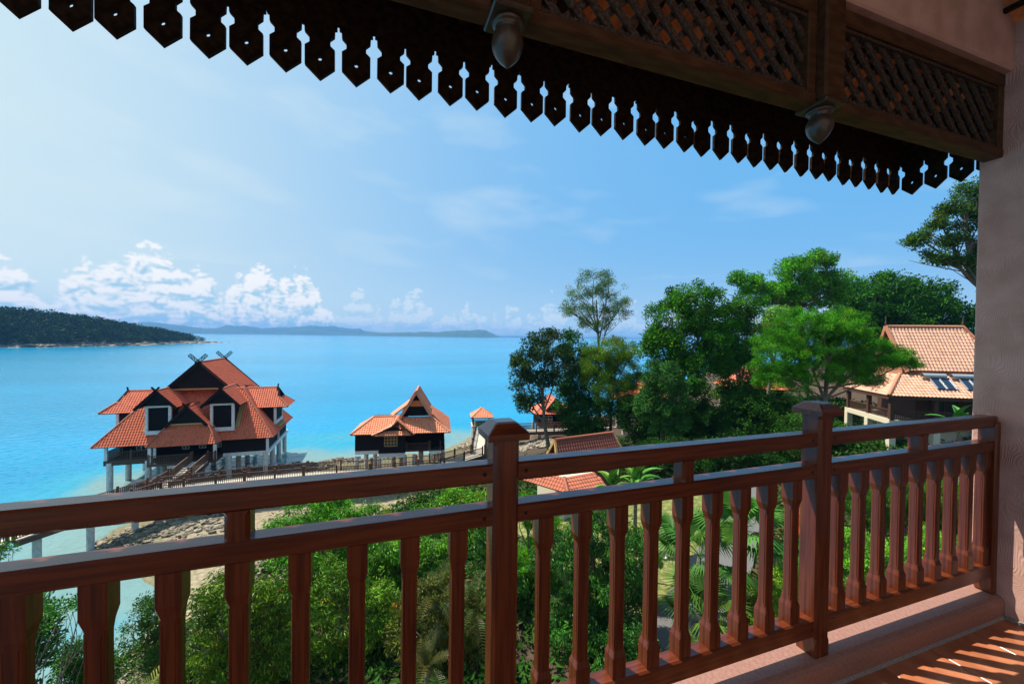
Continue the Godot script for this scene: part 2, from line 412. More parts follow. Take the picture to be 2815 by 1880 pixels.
func terrain() -> void:
	var st := mb(true)
	var x0 := -70.0
	var z0 := -130.0
	var step := 1.6
	var nx := 145
	var nz := 100
	var h := []
	for j in nz:
		for i in nx:
			var x := x0 + i * step
			var z := z0 + j * step
			h.append(ground(x, z) + 0.12 * bump3.get_noise_2d(x * 3.0, z * 3.0))
	for j in nz - 1:
		for i in nx - 1:
			for t in [[0, 0], [1, 0], [1, 1], [0, 0], [1, 1], [0, 1]]:
				var ii: int = i + t[0]
				var jj: int = j + t[1]
				var x := x0 + ii * step
				var z := z0 + jj * step
				var y: float = h[jj * nx + ii]
				var sand := smoothstep(1.5, 0.7, y + 0.8 * bump3.get_noise_2d(x, z))
				var c := Color(0.075, 0.05, 0.03).lerp(Color(0.33, 0.27, 0.17), sand).lerp(Color(0.2, 0.185, 0.1), smoothstep(0.55, 0.1, y))
				st.set_color(c)
				st.add_vertex(Vector3(x, y, z))
	tag(obj("ground", st, M.earth, self), "sandy foreshore and brown sloping ground under the trees", "", "", "structure")
	# unseen slope added behind the viewer, blocking low blue sky light
	var hs := mb(true)
	for j in 16:
		for i in 34:
			var q := []
			for e in [[0, 0], [1, 0], [1, 1], [0, 1]]:
				var x: float = -260.0 + (i + e[0]) * 18.0
				var z: float = 27.0 + (j + e[1]) * 14.0
				q.append(Vector3(x, lerpf(ground(clampf(x, -70, 160), 27), 62.0 + 30.0 * bump3.get_noise_2d(x * 0.06, z * 0.06), smoothstep(20, 190, z)) * smoothstep(-240, -40, x) - 3.0 * smoothstep(-40, -240, x), z))
			hs.set_color(Color(0.035, 0.055, 0.02))
			quad(hs, q[0], q[1], q[2], q[3])
	tag(obj("added_hillside", hs, M.earth, self), "green slope added behind the balcony to block low sky light", "", "", "structure")
	# the drive: a ribbon of asphalt, and the lawn beside it
	var path := [Vector2(43, -33), Vector2(39, -30.7), Vector2(32.1, -26.6), Vector2(27.9, -24), Vector2(24.1, -21.3), Vector2(20, -18.4), Vector2(15.1, -15.4), Vector2(12.2, -13.6), Vector2(9.5, -11.5), Vector2(6, -8)]
	var sp := mb(true)
	for i in path.size() - 1:
		for k in 6:
			var a: Vector2 = path[i].lerp(path[i + 1], k / 6.0)
			var b: Vector2 = path[i].lerp(path[i + 1], (k + 1) / 6.0)
			var d0: Vector2 = (path[mini(i + 1, path.size() - 1)] - path[maxi(i - 1, 0)]).normalized()
			var d1: Vector2 = (path[mini(i + 2, path.size() - 1)] - path[i]).normalized()
			var na := d0.lerp(d1, k / 6.0).orthogonal() * 1.5
			var nb := d0.lerp(d1, (k + 1) / 6.0).orthogonal() * 1.5
			for m in 4:
				var f0 := -1.0 + m * 0.5
				var f1 := f0 + 0.5
				var q := []
				for e in [a + na * f0, a + na * f1, b + nb * f1, b + nb * f0]:
					q.append(Vector3(e.x, ground(e.x, e.y) + 0.17, e.y))
				quad(sp, q[0], q[1], q[2], q[3])
	tag(obj("drive", sp, M.asphalt, self), "grey asphalt drive curving below the balcony", "", "", "structure")
	var sl := mb(true)
	for j in 16:
		for i in 18:
			var q := []
			for e in [[0, 0], [1, 0], [1, 1], [0, 1]]:
				var x: float = 10.0 + (i + e[0]) * 1.0
				var z: float = -29.0 + (j + e[1]) * 1.0
				q.append(Vector3(x, ground(x, z) + 0.13, z))
			if q[0].z > -16.2 - (q[0].x - 14.0) * 0.55 + 1.0: continue
			quad(sl, q[0], q[1], q[2], q[3])
	tag(obj("lawn", sl, M.grass, self), "dry sunlit lawn beside the drive", "", "", "structure")
	# low ground cover on the slope
	rng.seed = 99
	var gw := []
	var gt := []
	for i in 15000:
		var x := rng.randf_range(-16, 66)
		var z := rng.randf_range(-50, -4)
		var y := ground(x, z)
		if y < 1.0 + 0.8 * bump3.get_noise_2d(x * 2.0, z * 2.0): continue
		if x > 9.5 and x < 28 and z > -29 and z < -16.0 - (x - 14.0) * 0.55 + 1.0: continue
		var near := 1e9
		for k in path.size() - 1:
			near = minf(near, Vector2(x, z).distance_to(Geometry2D.get_closest_point_to_segment(Vector2(x, z), path[k], path[k + 1])))
		if near < 1.9: continue
		if bump3.get_noise_2d(x * 1.5, z * 1.5) < -0.42: continue
		var s := rng.randf_range(0.3, 0.75)
		gw.append(Transform3D(Basis.from_euler(Vector3(rng.randf() * 0.6, rng.randf() * TAU, 0)).scaled(Vector3(s * 1.3, s * 0.8, s * 1.3)), Vector3(x, y + s * 0.35, z)))
		var v := rng.randf_range(0.6, 1.3)
		gt.append(Color(0.028, 0.085, 0.01) * v if rng.randf() < 0.88 else Color(0.12, 0.1, 0.035) * v)
	tag(scatter("ground_cover", cluster("broad"), M.leaf, gw, gt, self), "low leafy ground cover on the slope under the trees", "ground cover", "", "stuff")
	# grass blades on the lawn
	var bl := mb()
	for i in 7:
		var a := TAU * i / 7.0
		var d := Vector3(cos(a), 0, sin(a))
		var p := d * 0.5
		tri(bl, p - d.cross(Vector3.UP) * 0.06, p + d.cross(Vector3.UP) * 0.06, p + Vector3(0, 1, 0) + d * 0.5)
	bl.generate_normals()
	var where := []
	var tint := []
	for i in 6000:
		var x := rng.randf_range(11, 27)
		var z := rng.randf_range(-28, -15)
		if z > -16.0 - (x - 14.0) * 0.55: continue
		var s := rng.randf_range(0.05, 0.12)
		where.append(Transform3D(Basis(Vector3.UP, rng.randf() * TAU).scaled(Vector3(s * 1.3, s, s * 1.3)), Vector3(x, ground(x, z) + 0.12, z)))
		tint.append(Color(0.16, 0.2, 0.04).lerp(Color(0.3, 0.26, 0.09), rng.randf()))
	var o := scatter("lawn_grass", bl.commit(), M.leaf, where, tint, self)
	tag(o, "short dry grass on the lawn below the balcony", "grass", "", "stuff")

func scatter(called: String, mesh: Mesh, material: Material, where: Array, tint: Array, parent: Node) -> MultiMeshInstance3D:
	var mm := MultiMesh.new()
	mm.transform_format = MultiMesh.TRANSFORM_3D
	mm.use_colors = true
	mm.mesh = mesh
	mm.instance_count = where.size()
	for i in where.size():
		mm.set_instance_transform(i, where[i])
		mm.set_instance_color(i, tint[i])
	var o := MultiMeshInstance3D.new()
	o.multimesh = mm
	o.material_override = material
	put(o, called, parent)
	return o

func sea() -> void:
	var st := mb(true)
	var c := Vector2(-5, -50)
	var radii := []
	var r := 0.0
	while r < 9000.0:
		radii.append(r)
		r += 1.6 if r < 75 else r * 0.045
	radii.append(9000.0)
	var n := 240
	var grid := []
	var cols := []
	for i in radii.size():
		for k in n:
			var a := TAU * k / n
			var p: Vector2 = c + Vector2(cos(a), sin(a)) * radii[i]
			grid.append(Vector3(p.x, 0, p.y))
			var depth := 6.0
			if radii[i] < 80: depth = maxf(0.0, -ground(p.x, p.y)) + 6.0 * smoothstep(32, 62, radii[i])
			depth += 0.5 * bump3.get_noise_2d(p.x * 0.6, p.y * 0.6)
			var deep := Color(0.003, 0.225, 0.41)
			var mid := Color(0.015, 0.255, 0.38)
			var shallow := Color(0.15, 0.26, 0.26)
			var streak := 1.0 + 0.16 * bump3.get_noise_2d(p.x * 0.05, p.y * 0.16) + 0.1 * bump3.get_noise_2d(p.x * 0.008, p.y * 0.03)
			deep *= streak
			cols.append(shallow.lerp(mid, smoothstep(0.5, 1.6, depth)).lerp(deep, smoothstep(1.4, 3.2, depth)))
	for i in radii.size() - 1:
		for k in n:
			var e := (k + 1) % n
			for t in [i * n + k, i * n + e, (i + 1) * n + e, i * n + k, (i + 1) * n + e, (i + 1) * n + k]:
				st.set_color(cols[t])
				st.add_vertex(grid[t])
	tag(obj("sea", st, M.sea, self), "calm turquoise sea reaching to the horizon", "", "", "structure")

func rock_mesh(sd: int) -> Mesh:
	var n := noise(0.9, 2, sd)
	var st := mb()
	var pts := []
	for j in 6:
		for i in 8:
			var v := PI * j / 5.0
			var u := TAU * i / 8.0
			var p := Vector3(sin(v) * cos(u), cos(v) * 0.6, sin(v) * sin(u))
			pts.append(p * (1.0 + 0.55 * n.get_noise_3dv(p)))
	for j in 5:
		for i in 8:
			var e := (i + 1) % 8
			quad(st, pts[j * 8 + i], pts[j * 8 + e], pts[(j + 1) * 8 + e], pts[(j + 1) * 8 + i])
	st.generate_normals()
	return st.commit()

func rocks(called: String, label: String, regions: Array, sd: int) -> void:   # regions: [x, z, radius x, radius z, count, size, tone]
	rng.seed = sd
	var where := []
	var tint := []
	for g in regions:
		for i in int(g[4]):
			var a := rng.randf() * TAU
			var q := sqrt(rng.randf())
			var x: float = g[0] + cos(a) * q * g[2]
			var z: float = g[1] + sin(a) * q * g[3]
			var s: float = g[5] * rng.randf_range(0.35, 1.25)
			where.append(Transform3D(Basis.from_euler(Vector3(rng.randf() * 0.6, rng.randf() * TAU, rng.randf() * 0.6)).scaled(Vector3(s, s * rng.randf_range(0.5, 0.9), s * rng.randf_range(0.6, 1.0))), Vector3(x, ground(x, z) + s * 0.15, z)))
			var t: float = g[6] * rng.randf_range(0.6, 1.25)
			tint.append(Color(t, t * 0.98, t * 0.95))
	tag(scatter(called, rock_mesh(sd), M.rock, where, tint, self), label, "rocks", "", "stuff")

# ---------------------------------------------------------------- far land
func far_hills(label: String, dist: float, prof: Array, sd: int) -> void:
	var st := mb(true)
	var n := noise(0.5, 4, sd)
	var rows := []
	for row in 5:
		var line := []
		var steps := (prof.size() - 1) * 5
		for i in steps + 1:
			var t := i / 5.0
			var k := mini(int(t), prof.size() - 2)
			var az := deg_to_rad(lerpf(prof[k][0], prof[k + 1][0], t - k))
			var h := lerpf(prof[k][1], prof[k + 1][1], t - k)
			var share: float = [0.0, 0.55, 1.0, 0.6, 0.0][row]
			var d: float = dist + [0.0, 160.0, 330.0, 520.0, 700.0][row] + (60.0 * n.get_noise_2d(i * 0.9, row * 3.0) if row < 4 else 0.0)
			var y := h * share * (1.0 + (0.1 * n.get_noise_2d(i * 1.7, row * 7.0) if row == 2 else 0.3 * n.get_noise_2d(i * 1.2, row * 5.0)))
			line.append(Vector3(sin(az) * d, maxf(y, 0.0) - (0.5 if share == 0.0 else 0.0), -cos(az) * d))
		rows.append(line)
	for r in 4:
		for i in rows[0].size() - 1:
			quad(st, rows[r][i], rows[r][i + 1], rows[r + 1][i + 1], rows[r + 1][i])
	tag(obj("hills", st, M.hill, self), label, "", "", "structure")

var island_ridge := [[-790, -545, 30, 110], [-640, -620, 34, 110], [-520, -650, 37, 110], [-437, -655, 37, 105], [-405, -690, 33, 95], [-385, -770, 25, 80], [-365, -825, 17, 60], [-345, -870, 9, 42], [-318, -895, 4, 24], [-300, -905, 1, 14]]

func island_height(x: float, z: float) -> float:
	var best := -3.0
	for i in island_ridge.size() - 1:
		var a: Array = island_ridge[i]
		var b: Array = island_ridge[i + 1]
		var p := Vector2(a[0], a[1]); var q := Vector2(b[0], b[1])
		var d := q - p
		var t := clampf((Vector2(x, z) - p).dot(d) / d.length_squared(), 0, 1)
		var dist := Vector2(x, z).distance_to(p + d * t)
		var w := lerpf(a[3], b[3], t) * (1.0 + 0.18 * bump3.get_noise_2d(x * 0.1, z * 0.1))
		var h := lerpf(a[2], b[2], t)
		var u := dist / w
		best = maxf(best, (h + 3.0) * (1.0 - pow(u, 1.6)) - 2.0)
	return best

func island() -> void:
	var st := mb(true)
	var step := 9.0
	for j in 58:
		for i in 62:
			var q := []
			for e in [[0, 0], [1, 0], [1, 1], [0, 1]]:
				var x: float = -820.0 + (i + e[0]) * step
				var z: float = -990.0 + (j + e[1]) * step
				q.append(Vector3(x, maxf(-1.5, island_height(x, z)), z))
			if q[0].y <= -1.4 and q[2].y <= -1.4 and q[1].y <= -1.4 and q[3].y <= -1.4: continue
			for t in [0, 1, 2, 0, 2, 3]:
				st.set_color(Color(0.36, 0.29, 0.22) if q[t].y < 2.5 else Color(0.05, 0.05, 0.025))
				st.add_vertex(q[t])
	tag(obj("island", st, M.earth, self), "low wooded island with a rocky shore on the left", "", "", "structure")
	rng.seed = 77
	var where := []
	var tint := []
	var rw := []
	var rt := []
	for i in 26000:
		var x := rng.randf_range(-820, -290)
		var z := rng.randf_range(-960, -480)
		var h := island_height(x, z)
		if h < 2.6 or (x + 400) * 0.75 + (z + 760) * 0.1 < -260: continue
		var s := rng.randf_range(2.6, 5.6) * clampf(0.4 + h / 12.0, 0.5, 1.0)
		where.append(Transform3D(Basis.from_euler(Vector3(rng.randf() * TAU, rng.randf() * TAU, 0)).scaled(Vector3(s * 1.25, s, s * 1.25)), Vector3(x, h + s * 0.6 + 3.0 * rng.randf() + maxf(0.0, 6.0 * bump3.get_noise_2d(x * 1.6, z * 1.6)), z)))
		var v := clampf(0.8 + 1.1 * bump3.get_noise_2d(x * 0.8, z * 0.8), 0.35, 1.6) * rng.randf_range(0.7, 1.3)
		tint.append(Color(0.03, 0.066, 0.014) * v)
	var o := scatter("island_forest", cluster("broad", 3), M.leaf, where, tint, self)
	tag(o, "dense dark green forest covering the island", "forest", "", "stuff")
	for i in 9000:
		var x := rng.randf_range(-820, -285)
		var z := rng.randf_range(-960, -480)
		var h := island_height(x, z)
		if h < -0.6 or h > 3.2: continue
		var s := rng.randf_range(1.2, 4.5)
		rw.append(Transform3D(Basis(Vector3.UP, rng.randf() * TAU).scaled(Vector3(s * 1.4, s * 0.45, s)), Vector3(x, h, z)))
		var t := rng.randf_range(0.5, 1.35)
		rt.append(Color(1.2 * t, 1.0 * t, 0.85 * t))
	tag(scatter("island_rocks", rock_mesh(5), M.rock, rw, rt, self), "pale boulders along the shore of the island", "rocks", "", "stuff")
	var big := mb()
	for r in [[-296, -908, 9, 4.5], [-288, -917, 6, 2.5], [-276, -930, 4, 1.2], [-304, -900, 7, 5]]:
		var rm := rock_mesh(int(r[2]))
		big.append_from(rm, 0, Transform3D(Basis().scaled(Vector3(r[2], r[3], r[2])), Vector3(r[0], 0, r[1])))
	tag(obj("headland_boulders", big, M.rock, self), "dark boulders off the tip of the wooded island", "rocks", "", "stuff")

# ---------------------------------------------------------------- plants
var kinds := {}

func cluster(kind: String, sd := 1) -> Mesh:   # a sprig of leaves about one unit in radius
	if kinds.has(kind): return kinds[kind]
	var r := RandomNumberGenerator.new()
	r.seed = sd * 131 + kind.length()
	var p: Array = {"broad": [18, 0.56, 0.3, 0.25], "feather": [34, 0.5, 0.12, 0.1], "droop": [18, 0.66, 0.2, -0.75], "gloss": [20, 0.5, 0.26, 0.45], "fine": [34, 0.34, 0.18, 0.2]}[kind]
	var st := mb()
	for i in int(p[0]):
		var d := Vector3(r.randfn(), r.randfn() * 0.8, r.randfn()).normalized()
		var at := d * pow(r.randf(), 0.5) * 0.75
		var dir := (d * 0.8 + Vector3(r.randfn(), r.randfn(), r.randfn()) * 0.35 + Vector3(0, p[3], 0)).normalized()
		var side := dir.cross(Vector3(r.randfn(), r.randfn() + 1.6, r.randfn())).normalized()
		var up := side.cross(dir)
		var l: float = p[1] * r.randf_range(0.7, 1.25)
		var w: float = p[2] * r.randf_range(0.8, 1.2) * 0.5
		var tip := at + dir * l - up * l * 0.12
		var a := at + dir * l * 0.45 + side * w + up * w * 0.5
		var b := at + dir * l * 0.45 - side * w + up * w * 0.5
		tri(st, at, a, tip)
		tri(st, at, tip, b)
	st.generate_normals()
	kinds[kind] = st.commit()
	return kinds[kind]

func crown(parent: Node, kind: String, col: Color, size: float, dens: float, blobs: Array) -> void:   # blobs: x, y, z, half width, half height, in the parent's axes
	var where := []
	var tint := []
	var gaps := noise(0.55 / size, 2, rng.randi() % 1000)
	for b in blobs:
		var c := Vector3(b[0], b[1], b[2])
		var rx: float = b[3]
		var ry: float = b[4]
		var rz: float = clampf(rx, ry * 0.7, ry * 1.6)
		var n := int(dens * 3.4 * (rx * ry + rx * rz + ry * rz) / (size * size)) + 6
		var lumps := []
		var ln := clampi(int(2.2 * (rx * ry + rx * rz + ry * rz) / (size * size * 9.0)), 5, 40)
		for i in ln:
			var d := Vector3(rng.randfn(), rng.randfn() * 0.85 + 0.1, rng.randfn()).normalized()
			var q := rng.randf_range(0.55, 0.95)
			lumps.append([c + Vector3(d.x * rx, d.y * ry, d.z * rz) * q, rng.randf_range(1.2, 2.1) * size, rng.randf_range(0.7, 1.3)])
		for i in n:
			var d := Vector3(rng.randfn(), rng.randfn(), rng.randfn()).normalized()
			var at := Vector3.ZERO
			var tone := 1.0
			if rng.randf() < 0.8:
				var l: Array = lumps[rng.randi() % ln]
				at = l[0] + Vector3(d.x, d.y * 0.62, d.z) * l[1] * pow(rng.randf(), 0.4)
				tone = l[2]
			else:
				at = c + Vector3(d.x * rx, d.y * ry, d.z * rz) * pow(rng.randf(), 0.42)
			if gaps.get_noise_3dv(at * 1.3) < -0.22: continue
			var s := size * rng.randf_range(0.65, 1.25)
			where.append(Transform3D(Basis.from_euler(Vector3(rng.randfn() * 0.5, rng.randf() * TAU, rng.randfn() * 0.5)).scaled(Vector3(s, s, s)), at))
			var v := tone * rng.randf_range(0.7, 1.25) * (1.0 + 0.55 * gaps.get_noise_3dv(at * 0.6 + Vector3(40, 0, 0)))
			var k := col * v
			if rng.randf() < (0.34 if kind == "droop" else 0.22): k = Color(k.r * 1.55, k.g * 1.3, k.b)
			if rng.randf() < 0.015: k = Color(k.r * 2.4, k.g * 0.8, k.b)
			tint.append(k)
	var o := scatter("crown", cluster(kind), M.leaf_gloss if kind == "gloss" or kind == "droop" else M.leaf, where, tint, parent)
	o.set_meta("kind", "stuff")

func bend(a: Vector3, b: Vector3, sag: float, steps := 5) -> Array:
	var out := []
	var side := Vector3(rng.randfn(), rng.randfn() * 0.4, rng.randfn()) * a.distance_to(b) * sag
	for i in steps + 1:
		var t := float(i) / steps
		out.append(a.lerp(b, t) + side * sin(t * PI) * 0.5)
	return out

func tree(called: String, label: String, cat: String, group: String, kind: String, col: Color, x: float, z: float, tr: float, size: float, dens: float, blobs: Array) -> void:
	rng.seed = hash(label)
	var base := Vector3(x, ground(x, z) - 0.1, z)
	var root := thing(called, label, cat, base, 0.0, group)
	var mid := Vector3.ZERO
	var low := 1e9
	var local := []
	for b in blobs:
		var c := Vector3(b[0], b[1], b[2]) - base
		local.append([c.x, c.y, c.z, b[3], b[4]])
		mid += c / blobs.size()
		low = minf(low, c.y)
	var fork := Vector3(mid.x * 0.45, lerpf(0.0, low, 0.72), mid.z * 0.45)
	if fork.y < 0.5: fork.y = 0.5
	var top := Vector3(mid.x, mid.y * 1.02, mid.z)
	var st := mb(true)
	var stem := bend(Vector3.ZERO, fork, 0.06, 4)
	var upper := bend(fork, top, 0.08, 5)
	tube(st, stem, tr, tr * 0.75, 9)
	tube(st, upper, tr * 0.75, tr * 0.3, 8)
	obj("trunk", st, M.bark, root)
	var br := mb(true)
	for b in local:
		var c := Vector3(b[0], b[1], b[2])
		var from: Vector3 = upper[rng.randi() % 3]
		var limb := bend(from, c, 0.14, 6)
		tube(br, limb, tr * 0.42, tr * 0.16, 6)
		for i in 7:
			var d := Vector3(rng.randfn(), rng.randfn() * 0.7 + 0.2, rng.randfn()).normalized()
			var e: Vector3 = c + Vector3(d.x * b[3], d.y * b[4], d.z * b[3]) * 0.88
			tube(br, bend(limb[3 + rng.randi() % 4], e, 0.16, 4), tr * 0.17, tr * 0.05, 5)
	obj("branches", br, M.bark, root)
	crown(root, kind, col, size, dens, local)

func bush(called: String, label: String, cat: String, group: String, kind: String, col: Color, x: float, z: float, tr: float, size: float, dens: float, blobs: Array) -> void:
	rng.seed = hash(label)
	var base := Vector3(x, ground(x, z) - 0.1, z)
	var root := thing(called, label, cat, base, 0.0, group)
	var st := mb(true)
	var local := []
	for b in blobs:
		var c := Vector3(b[0], b[1], b[2]) - base
		local.append([c.x, c.y, c.z, b[3], b[4]])
		var stem := bend(Vector3(rng.randfn() * 0.15, 0, rng.randfn() * 0.15), c, 0.14, 6)
		tube(st, stem, tr, tr * 0.4, 6)
		for i in 6:
			var d := Vector3(rng.randfn(), rng.randfn() * 0.7 + 0.3, rng.randfn()).normalized()
			tube(st, bend(stem[3 + rng.randi() % 4], c + Vector3(d.x * b[3], d.y * b[4], d.z * b[3]) * 0.95, 0.2, 4), tr * 0.4, tr * 0.12, 5)
	obj("stems", st, M.bark, root)
	crown(root, kind, col, size, dens, local)

func fan_frond(len: float, r: float, droop: float) -> Mesh:   # a stalk along +z with a pleated fan of stiff leaflets
	var st := mb()
	var stalk := []
	for i in 6:
		var t := i / 5.0
		stalk.append(Vector3(0, -droop * len * t * t * 0.5, len * t))
	tube(st, stalk, 0.022, 0.014, 5)
	var hub: Vector3 = stalk[5]
	var n := 34
	for i in n:
		var a := lerpf(-2.5, 2.5, (i + 0.5) / n)
		var d := Vector3(sin(a), 0.12 * cos(i * PI), cos(a)).normalized()
		var da := 2.5 / n
		var l := r * (0.72 + 0.28 * cos(a * 0.5)) * rng.randf_range(0.9, 1.05)
		var el := Vector3(sin(a - da), 0.09, cos(a - da)) * l * 0.55
		var er := Vector3(sin(a + da), 0.09, cos(a + da)) * l * 0.55
		var mid := Vector3(sin(a), 0.0, cos(a)) * l * 0.58
		var tip := Vector3(sin(a), -0.22 - 0.15 * rng.randf() - droop * 0.25, cos(a)) * l
		tri(st, hub, hub + el, hub + mid); tri(st, hub, hub + mid, hub + er)
		tri(st, hub + el, hub + tip, hub + mid); tri(st, hub + mid, hub + tip, hub + er)
	st.generate_normals()
	return st.commit()

func feather_frond(len: float, w: float, arch: float, pairs := 20) -> Mesh:   # an arching rib along +z with drooping leaflets
	var st := mb()
	var rib := []
	for i in 9:
		var t := i / 8.0
		rib.append(Vector3(0, len * (arch * t - arch * 1.25 * t * t), len * t))
	tube(st, rib, 0.02, 0.005, 5)
	for i in pairs:
		var t := lerpf(0.12, 1.0, float(i) / (pairs - 1))
		var f := t * 8.0
		var k := mini(int(f), 7)
		var at: Vector3 = rib[k].lerp(rib[k + 1], f - k)
		var dir: Vector3 = (rib[k + 1] - rib[k]).normalized()
		var l := w * sin(PI * lerpf(0.2, 0.95, t)) * rng.randf_range(0.9, 1.1)
		for s in [-1.0, 1.0]:
			var out := (Vector3(s, 0.28, 0) + dir * 0.75).normalized()
			var mid := at + out * l * 0.5 + Vector3(0, 0.03, 0)
			var tip := at + out * l + Vector3(0, -l * 0.35, 0)
			var e := dir * 0.013
			tri(st, at - e, mid - e * 1.2, mid + e * 1.2); tri(st, at - e, mid + e * 1.2, at + e); tri(st, mid - e * 1.2, tip, mid + e * 1.2)
	st.generate_normals()
	return st.commit()

func paddle(len: float, w: float, arch: float) -> Mesh:   # a banana leaf
	var st := mb(true)
	var n := 9
	var c := []
	for i in n + 1:
		var t := float(i) / n
		c.append(Vector3(0, len * (arch * t - arch * 0.95 * t * t), len * t))
	for i in n:
		var t0 := float(i) / n
		var t1 := float(i + 1) / n
		var w0 := w * 0.5 * pow(sin(PI * clampf(t0 * 0.98 + 0.02, 0, 1)), 0.6) * (0.12 if t0 < 0.15 else 1.0)
		var w1 := w * 0.5 * pow(sin(PI * clampf(t1 * 0.98 + 0.01, 0, 1)), 0.6) * (0.12 if t1 < 0.15 else 1.0)
		for s in [-1.0, 1.0]:
			quad(st, c[i], c[i + 1], c[i + 1] + Vector3(s * w1, w1 * 0.35, 0), c[i] + Vector3(s * w0, w0 * 0.35, 0))
	st.generate_normals()
	return st.commit()

func leaf_mat(c: Color, rough := 0.4) -> StandardMaterial3D:
	var m := mat(c, rough)
	m.backlight_enabled = true
	m.backlight = c * (0.17 / maxf(c.r, maxf(c.g, c.b)))
	m.metallic_specular = 0.25
	return m

func palm(called: String, label: String, group: String, at: Vector3, kind: String, count: int, len: float, w: float, col: Color, stem_r: float, sd: int) -> void:
	rng.seed = sd
	var g := ground(at.x, at.z)
	var root := thing(called, label, "banana plant" if kind == "paddle" else "palm", Vector3(at.x, g, at.z), 0.0, group)
	var h := at.y - g
	var st := mb(true)
	tube(st, bend(Vector3.ZERO, Vector3(0, h, 0), 0.04, 4), stem_r * 1.25, stem_r, 8)
	obj("stem", st, M.bark, root)
	var meshes := []
	for i in 3:
		meshes.append(fan_frond(w * 1.1, w, 0.25 + 0.2 * i) if kind == "fan" else feather_frond(len, w, 0.55 + 0.15 * i) if kind == "feather" else paddle(len, w, 0.75 + 0.2 * i))
	var mats := [leaf_mat(col), leaf_mat(col * 1.2), leaf_mat(Color(col.r * 1.5, col.g * 1.1, col.b))]
	for i in count:
		var yaw := TAU * i * 0.382 + rng.randfn() * 0.2
		var pitch := lerpf(-1.2, 0.35, float(i) / count) + rng.randfn() * 0.1
		var s := rng.randf_range(0.85, 1.15)
		place("frond", meshes[i % 3], mats[rng.randi() % 3], root, Transform3D(Basis(Vector3.UP, yaw) * Basis(Vector3.RIGHT, pitch) * Basis().scaled(Vector3(s, s, s)), Vector3(0, h, 0)))

# ---------------------------------------------------------------- buildings
func framed_window(parent: Node3D, lo: Vector3, hi: Vector3, cols: int, rows: int, frame: Material) -> void:   # facing +z at hi.z
	var w := bx(parent, "window", Vector3(lo.x, lo.y, hi.z - 0.12), Vector3(hi.x, hi.y, hi.z - 0.06), M.black_wood)
	for i in cols + 1:
		var x := lerpf(lo.x, hi.x, float(i) / cols)
		bx(w, "frame", Vector3(x - 0.04, lo.y, hi.z - 0.055), Vector3(x + 0.04, hi.y, hi.z), frame)
	for j in rows + 1:
		var y := lerpf(lo.y, hi.y, float(j) / rows)
		bx(w, "frame", Vector3(lo.x, y - 0.04, hi.z - 0.058), Vector3(hi.x, y + 0.04, hi.z - 0.003), frame)
	bx(w, "pane", Vector3(lo.x + 0.02, lo.y + 0.02, hi.z - 0.058), Vector3(hi.x - 0.02, hi.y - 0.02, hi.z - 0.05), M.glass)

func rail_run(parent: Node3D, a: Vector3, b: Vector3, h: float, mat_: Material, posts := true, gap := 0.16) -> void:   # a balustrade from a to b at deck level
	var st := mb()
	var n := int(a.distance_to(b) / gap)
	for i in range(1, n):
		var p := a.lerp(b, float(i) / n)
		bar(st, p + Vector3(0, 0.08, 0), p + Vector3(0, h - 0.05, 0), 0.05, 0.05, Vector3.BACK)
	obj("pickets", st, mat_, parent, Vector3.ZERO, "stuff")
	for y in [h, 0.12]:
		var r := mb()
		bar(r, a + Vector3(0, y, 0), b + Vector3(0, y, 0), 0.09, 0.07)
		obj("handrail", r, mat_, parent)
	if posts:
		var k := maxi(1, int(a.distance_to(b) / 2.4))
		for i in k + 1:
			var p := a.lerp(b, float(i) / k)
			bx(parent, "rail_post", p + Vector3(-0.08, -0.1, -0.08), p + Vector3(0.08, h + 0.22, 0.08), mat_)

func crossed_finial(parent: Node3D, at: Vector3, along: float, s: float) -> void:   # pierced boards that cross above a gable
	for sgn in [-1, 1]:
		var st := mb()
		var d := Vector3(sgn * 0.7, 0.72, 0).normalized()
		var o := Vector3(-d.y, d.x, 0) * 0.19 * s
		var e := at - d * 0.3 * s
		var f := at + d * 1.35 * s
		for k in [-1.0, 1.0]:
			bar(st, e + o * k, f + o * k, 0.07, 0.09 * s, Vector3.BACK)
		for i in 4:
			var p := e.lerp(f, i / 3.0)
			bar(st, p - o, p + o, 0.07, 0.08 * s, Vector3.BACK)
			if i < 3:
				bar(st, p - o, e.lerp(f, (i + 1) / 3.0) + o, 0.06, 0.06 * s, Vector3.BACK)
				bar(st, p + o, e.lerp(f, (i + 1) / 3.0) - o, 0.06, 0.06 * s, Vector3.BACK)
		obj("gable_finial", st, M.black_wood, parent, Vector3(0, 0, -along * 0.02 * sgn))

